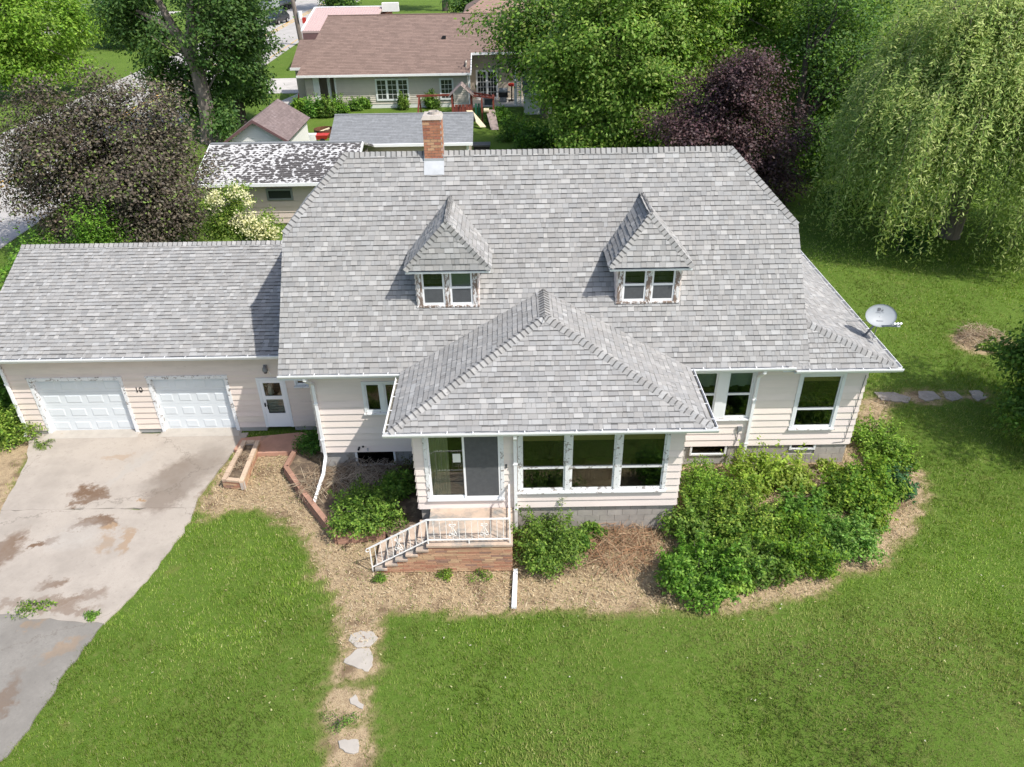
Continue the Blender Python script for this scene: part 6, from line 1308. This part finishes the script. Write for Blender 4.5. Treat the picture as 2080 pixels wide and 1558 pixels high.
# ---- far fence, top left
fn = thing('lot_fence', 'post and wire fence far away at the top left corner', 'fence', (-80, 150, 0))
for k in range(9): xx = -92 + k * 3.2; MB().box(xx - .05, xx + .05, 152, 152.1, 0, 1.8).build('post', 'flash', fn)
for zz in (.6, 1.2, 1.75): MB().box(-92, -66.4, 152.03, 152.07, zz, zz + .03).build('rail', 'flash', fn)

# ================================================================ TREES
def cr(u, v, y, rpx, k, sy=1.0, sz=1.0):
    c = py(u, v, y); r = rpx / FPX * (c - O3).dot(_fw); return (tuple(c), (r, r * sy, r * sz), k)
MAP = [(.15, .27, .04), (.21, .34, .06), (.11, .21, .03), (.29, .39, .09)]; DKG = [(.065, .14, .035), (.095, .18, .045), (.13, .22, .055), (.045, .10, .025)]
tb = pz(1255, 300); tree('maple_tree', 'big bright green maple nearest the bungalow patio', (7.2, 50, 0), [(7.2, 50, 0, .32), (7.1, 50, 3, .26), (6.9, 50, 6, .2), (6.8, 50, 10, .1)],
     [cr(1265, 110, 50, 150, 90, 1, .95), cr(1150, 130, 50.5, 62, 26), cr(1330, 170, 49, 100, 36), cr(1260, 255, 48.6, 80, 34), cr(1340, 265, 48.6, 50, 14), cr(1190, 230, 49.5, 72, 26), cr(1240, -60, 51, 130, 46), cr(1360, 20, 51, 110, 34)], 68000, .24, MAP, .62, seed=21, group='maple trees', up=.35)
tree('maple_tree', 'lighter green maple rising behind the dark purple tree', (14, 55, 0), [(14, 55, 0, .34), (14, 55, 4, .26), (13.8, 55, 8, .2), (13.6, 55, 13, .1)],
     [cr(1500, 40, 55, 150, 70), cr(1420, 90, 55, 90, 26), cr(1600, 60, 54, 120, 44), cr(1550, -80, 56, 170, 50), cr(1640, 200, 53, 90, 34), cr(1650, 300, 52, 80, 26)], 52000, .25, MAP, .65, seed=22, group='maple trees', up=.35)
tree('shade_tree', 'dark green tree in the gap between purple tree and willow', (17.6, 47, 0), [(17.6, 47, 0, .3), (17.6, 47, 3, .24), (17.4, 47, 7, .15)],
     [cr(1690, 120, 48, 100, 40), cr(1680, 250, 47, 80, 32), cr(1660, 350, 46, 65, 24), cr(1740, 330, 47, 60, 18), cr(1720, 20, 49, 110, 36)], 24000, .20, DKG + MAP[:1], .6, 'bark_dark', seed=23)
for i, (x, y, h, lab) in enumerate(((24, 62, 13, 'far green tree behind the willow top'), (33, 58, 12, 'far tree at the top right corner beyond the willow'), (3, 64, 11, 'green tree behind the nearest maple'), (22, 75, 14, 'tall tree at the top edge behind the maples'))):
    tree('shade_tree', lab, (x, y, 0), [(x, y, 0, .35), (x, y, 5, .28), (x, y, h, .1)], [((x, y, h * .62), (4.6, 4.2, h * .36), 90)], 15000, .30, MAP + DKG[:2], .9, seed=30 + i, group='background trees')
PUR = [(.075, .042, .048), (.10, .056, .06), (.14, .085, .085), (.05, .03, .036)]
tree('purple_maple', 'dark purple-leaved maple behind the right end of the ridge', (12.1, 43, 0), [(12.1, 43, 0, .24), (12.1, 43, 2, .2), (11.9, 43, 5, .12), (11.9, 43, 7.5, .04)],
     [cr(1495, 160, 42.6, 66, 34, 1, 1), cr(1490, 225, 42.4, 118, 70, 1, .85), cr(1390, 265, 42.2, 85, 34, 1, .6), cr(1530, 310, 42, 95, 50, 1, .9), cr(1580, 370, 41.6, 55, 20), cr(1460, 330, 42, 110, 30)], 44000, .16, PUR, .42, 'bark_dark', 'leaf_dark', seed=24, up=.25)
# ash in the left background with visible leaning trunk
ay = 57.9
tree('ash_tree', 'large ash with thick pale leaning trunk forking above the lawn', (-22.3, ay, 0), [(-22.3, ay, 0, .82), (-22.2, ay, 1.4, .6), (-22.15, ay, 3.2, .52), (-22.2, ay, 5.2, .48), (-22.55, ay, 6.8, .46)],
     [cr(258, 20, 58.5, 60, 34), cr(470, 40, 59.5, 85, 44), cr(455, 130, 59.2, 62, 26), cr(335, 130, 59.5, 40, 15), cr(350, 175, 59.3, 42, 14), cr(430, 200, 59.5, 42, 14), cr(290, 60, 58.6, 60, 18), cr(380, 205, 58.9, 34, 9), cr(455, 240, 57.0, 20, 6), cr(370, -90, 58.5, 150, 40), cr(450, -60, 58.5, 120, 26), cr(440, 245, 58.9, 22, 5), cr(520, 60, 60, 36, 10)], 36000, .26, DKG, .55, 'bark', 'leaf', seed=25, limbs=24, limb_r=.16, branches=[
         [(-22.5, ay, 6.5, .40), (-23.2, ay, 7.9, .28), (-23.85, ay, 9.6, .22), (-24.6, ay, 12, .1)], [(-22.5, ay, 6.5, .40), (-22.0, ay, 8.0, .30), (-21.6, ay, 9.6, .24), (-21.2, ay, 12.5, .1)], [(-22.9, ay, 7.3, .26), (-24.2, ay, 8.3, .2), (-25.6, ay + .3, 8.9, .12)]])
tree('ash_tree', 'dark trunked ash just right of the leaning one', (-21.9, 63.8, 0), [(-21.9, 63.8, 0, .6), (-21.8, 63.8, 2, .46), (-21.7, 63.8, 5, .4), (-21.6, 63.8, 9, .2)],
     [cr(500, 110, 64, 45, 24), cr(495, 175, 64, 40, 18), cr(525, 190, 64, 24, 8), cr(470, 190, 64.5, 30, 9), cr(490, -10, 64, 90, 40), cr(470, 60, 64.5, 60, 22)], 20000, .26, DKG, .5, 'bark_dark', seed=26)
tree('lime_tree', 'bright lime-green tree in the top left corner', (-45.5, 76, 0), [(-45.5, 76, 0, .4), (-45.5, 76, 4, .3), (-45.5, 76, 9, .12)], [cr(45, 50, 76, 115, 100, 1, 1), cr(10, 120, 75, 90, 40), cr(-40, 40, 76, 120, 40), cr(140, 25, 76, 40, 14)], 34000, .30, [(.19, .33, .035), (.26, .40, .055), (.14, .26, .03)], .75, seed=27)
tree('young_tree', 'thin young tree with sparse crown on the far lawn', (-48.2, 88.2, 0), [(-48.2, 88.2, 0, .16), (-48.4, 88.2, 2.4, .13), (-48.7, 88.2, 5, .06)], [cr(120, 85, 88.2, 40, 26, 1, .8), cr(150, 105, 88.2, 26, 10), cr(105, 110, 88.2, 22, 8)], 3800, .26, [(.15, .24, .03), (.19, .28, .045)], .5, limbs=14, seed=28)
tree('shade_tree', 'dark tree with short trunk standing alone on the far lawn', (-49.2, 107.7, 0), [(-49.2, 107.7, 0, .5), (-49.2, 107.7, 3, .4), (-49.2, 107.7, 8, .2)], [cr(250, 15, 107.7, 52, 60), cr(220, 60, 107.5, 30, 14), cr(285, 55, 107.5, 32, 14), cr(265, -40, 107.7, 70, 30)], 15000, .36, DKG, .8, 'bark_dark', seed=29)
for i, (u, v, r, lab) in enumerate(((690, 8, 26, 'small green tree at the top edge left of the far lawn'), (960, 20, 46, 'dark green trees clump left of the pavilion roof'), (1030, -5, 40, 'green tree above the pavilion roof'), (580, -40, 40, 'tree at the top edge above the road'))):
    q = pz(u, v + r * .8); tree('shade_tree', lab, q, [(q.x, q.y, 0, .3), (q.x, q.y, 3, .25), (q.x, q.y, 6, .1)], [cr(u, v - r * .2, q.y, r, 50)], 7000, .42, DKG + MAP[:1], .8, 'bark_dark', seed=60 + i, group='background trees')
for u in (707, 905):
    q = pz(u, 22); tree('shade_tree', 'bare lower trunk at the top edge, ' + ('left' if u == 707 else 'right') + ' side of the far striped lawn', q, [(q.x, q.y, 0, .55), (q.x, q.y, 4, .5), (q.x, q.y, 12, .3)], [((q.x, q.y, 14), (6, 5, 3.5), 50)], 5000, .5, DKG, .9, 'bark_dark', seed=80 + u, group='background trees')
# purple-leaf plum behind the garage
PLUM = [(.10, .082, .062), (.13, .108, .08), (.17, .15, .10), (.16, .23, .05), (.07, .055, .048)]
tree('plum_tree', 'big sprawling plum with brownish purple leaves behind the garage', (-20.6, 37, 0), [(-20.6, 37, 0, .26), (-20.4, 37, 1.2, .22), (-20.2, 37, 3, .15), (-20, 37, 6, .05)],
     [cr(120, 265, 37.5, 105, 46, 1, .75), cr(290, 285, 37, 100, 48, 1, .8), cr(200, 200, 37.5, 60, 9), cr(260, 200, 37.2, 40, 5), cr(330, 215, 37.2, 36, 5), cr(60, 320, 37, 90, 34), cr(210, 330, 36.5, 130, 60, 1, .8), cr(330, 360, 36, 85, 40), cr(360, 430, 35.8, 50, 22), cr(150, 420, 36, 100, 34, 1, .6), cr(290, 440, 35.6, 95, 34, 1, .6)], 80000, .155, PLUM, .52, 'bark_dark', 'leaf_dark', limbs=60, seed=31, wts=[.32, .26, .16, .12, .14], up=.5)
for i, (u, v, r, lab) in enumerate(((165, 370, 46, 'bright vine clump growing through the plum tree'), (60, 478, 60, 'green undergrowth below the plum at the garage ridge'), (200, 486, 60, 'undergrowth under the middle of the plum tree'), (20, 530, 50, 'green bushes at the left end of the garage ridge'))):
    c = py(u, v, 33.5 if i != 3 else 27); shrub(u, v, r, max(.8, c.z * .9), lab, GREEN + LIME[:1], n=5500, leaf=.14, loc=Vector((c.x, c.y, 0)), group='undergrowth behind the garage', name='bush', cat='bush')
# flowering lilac
lc = py(490, 445, 33); lt_ = tree('lilac_tree', 'small tree lilac with cream flower heads beside the pink outbuilding', (lc.x, 33.2, 0), [(lc.x, 33.2, 0, .09), (lc.x, 33.2, 1.0, .07), (lc.x - .1, 33.2, 2.6, .03)], [cr(470, 435, 33.2, 48, 30), cr(520, 465, 33, 40, 22), cr(440, 460, 33.2, 35, 16), cr(480, 400, 33.3, 22, 8), cr(555, 475, 32.8, 16, 5)], 9000, .12, GREEN + LIME, .22, limbs=20, seed=33)
rg = np.random.default_rng(5); FP = []
for u, v in ((428, 400), (440, 392), (447, 410), (470, 395), (480, 385), (497, 398), (505, 410), (487, 440), (478, 455), (500, 452), (512, 440), (522, 455), (535, 465), (545, 475), (530, 480), (510, 475), (560, 470), (495, 468), (515, 462), (540, 452), (556, 482), (430, 412)):
    c = np.array(py(u, v, 32.2)); FP.append(c + rg.normal(0, 1, (60, 3)) * np.array([.12, .08, .13]))
FP = np.concatenate(FP); n = len(FP); leaves('flower_heads', FP, rnd_unit(n, rg), rnd_unit(n, rg), rg.uniform(.08, .13, n), rg.uniform(.07, .10, n), np.array([(.80, .77, .50)]) * rg.uniform(.85, 1.1, (n, 1)), 'flower', lt_)
# weeping willow
wb = Vector((22.4, 36.4, 0)); rg = np.random.default_rng(77); wil = thing('willow_tree', 'large weeping willow trailing long branches over the right lawn', 'tree', wb)
mb = MB(); mb.tube([wb, wb + Vector((.1, 0, 3)), wb + Vector((-.3, 0, 6)), wb + Vector((0, 0, 10))], [.55, .45, .35, .12], 10)
LP, LD, LC = [], [], []; WP = np.array([(.33, .43, .12), (.43, .52, .17), (.53, .58, .23), (.19, .30, .08)])
for c_ in range(325):
    a = rg.uniform(0, 6.28) if c_ < 215 else rg.uniform(3.3, 6.1); t = rg.random() ** .5 if c_ < 215 else rg.uniform(.35, .95); R0 = 6.6 * t; top = 11.8 - 5.8 * t ** 2.0 + rg.normal(0, .6); hx, hy = wb.x + R0 * math.cos(a), wb.y + R0 * math.sin(a) * .85
    if c_ % 4 == 0: mb.tube([wb + Vector((0, 0, rg.uniform(4, 7))), Vector((wb.x + R0 * .5 * math.cos(a), wb.y + R0 * .45 * math.sin(a), top * .9)), Vector((hx, hy, top))], [.14, .09, .03], 6)
    ln = rg.uniform(2.0, 4.6) if t < .6 else rg.uniform(3.2, 7.0)
    for s_ in range(11):
        sx, sy = hx + rg.normal(0, .36), hy + rg.normal(0, .36); l = min(ln * rg.uniform(.55, 1.1), top - .5); st = top + rg.normal(0, .3); ox, oy = math.cos(a) * rg.uniform(.2, .9), math.sin(a) * rg.uniform(.2, .9)
        k = max(4, int(l / .062)); q = np.linspace(0, 1, k); bow = np.sin(np.minimum(q * 2.2, 1.57)) ** 1
        Pk = np.stack([sx + ox * bow + rg.normal(0, .09, k), sy + oy * bow + rg.normal(0, .09, k), st - l * q ** 1.25 + .25 * np.sin(q * 3.1)], 1); D = np.gradient(Pk, axis=0) if k > 2 else np.tile([0, 0, -1.], (k, 1)); D /= np.linalg.norm(D, axis=1)[:, None] + 1e-9
        LP.append(Pk); LD.append(D * .8 + rg.normal(0, .45, (k, 3))); LC.append(WP[rg.choice(4, k, p=[.34, .3, .14, .22])] * rg.uniform(.75, 1.15) * rg.uniform(.85, 1.15, (k, 1)))
        if s_ < 2: mb.tube([tuple(Pk[0]), tuple(Pk[k // 2]), tuple(Pk[-1])], [.012, .009, .004], 3, cap=False)
LP, LD, LC = np.concatenate(LP), np.concatenate(LD), np.concatenate(LC); n = len(LP)
mb.build('trunk', 'bark', wil); leaves('crown', LP, LD, rnd_unit(n, rg) * .5 + np.array(SUN) * .4 + (LP - np.array([wb.x, wb.y, 5])) / 9, rg.uniform(.15, .28, n), rg.uniform(.045, .075, n), LC, 'leaf', wil)
# dark tree at the right edge, shading the lawn
tree('shade_tree', 'dark leafy tree cut by the right edge, shading the lawn', (18.2, 18.9, 0), [(18.2, 18.9, 0, .22), (18.2, 18.9, 2, .18), (18.1, 18.9, 6, .06)], [((18.0, 19.2, 2.2), (2.4, 2.6, 1.6), 60), ((18.2, 18.6, 4.8), (2.5, 2.6, 2.6), 70), ((16.2, 20.6, 2.6), (.8, 1.2, 1.0), 14), ((16.1, 19.0, 1.3), (.8, 1.2, .7), 12)], 34000, .14, [(.07, .15, .03), (.10, .20, .035), (.15, .26, .045)], .34, 'bark_dark', limbs=50, seed=35, up=.1)
# neighbour's hedge and climbing plants along the bungalow
for i, (u, v, r, h, lab) in enumerate(((612, 222, 20, 1.3, 'leftmost hedge bush in front of the bungalow'), (640, 225, 22, 1.4, 'second hedge bush from the left by the bungalow'), (665, 225, 22, 1.4, 'third hedge bush from the left by the bungalow'), (690, 222, 22, 1.3, 'fourth hedge bush, below the bungalow porch'), (728, 215, 16, 1.1, 'low bush right of the hedge at the bungalow wall'), (745, 213, 12, .8, 'thin end of the bungalow hedge'), (820, 216, 12, 1.1, 'vine tuft under the triple window'), (878, 212, 14, 1.2, 'vine tuft under the single window'), (1015, 235, 30, 1.2, 'round bush right of the climbing frame'), (1045, 265, 36, 1.7, 'leafy bush between climbing frame and maple'), (1075, 285, 36, 1.8, 'bush at the foot of the maple behind the ridge'), (1110, 280, 36, 1.6, 'dark bush under the maple behind the ridge'))):
    q = pz(u, v + r * .5); shrub(u, v, r, h, lab, GREEN if i < 8 else DEEP, n=2200, leaf=.2, loc=Vector((q.x, q.y, 0)), group='bushes in the neighbour yard', name='bush', cat='bush')
for i, (u, v, r) in enumerate(((1700, 395, 40), (1755, 400, 30), (1850, 500, 30))):
    q = pz(u, v + 10); shrub(u, v, r, 1.2, ['dark undergrowth below the gap between purple tree and willow', 'low dark bush left of the willow trailing branches', 'dark green bush at the willow foot'][i], DKG, n=2600, leaf=.12, loc=Vector((q.x, q.y, 0)), group='undergrowth by the willow', name='bush', cat='bush')
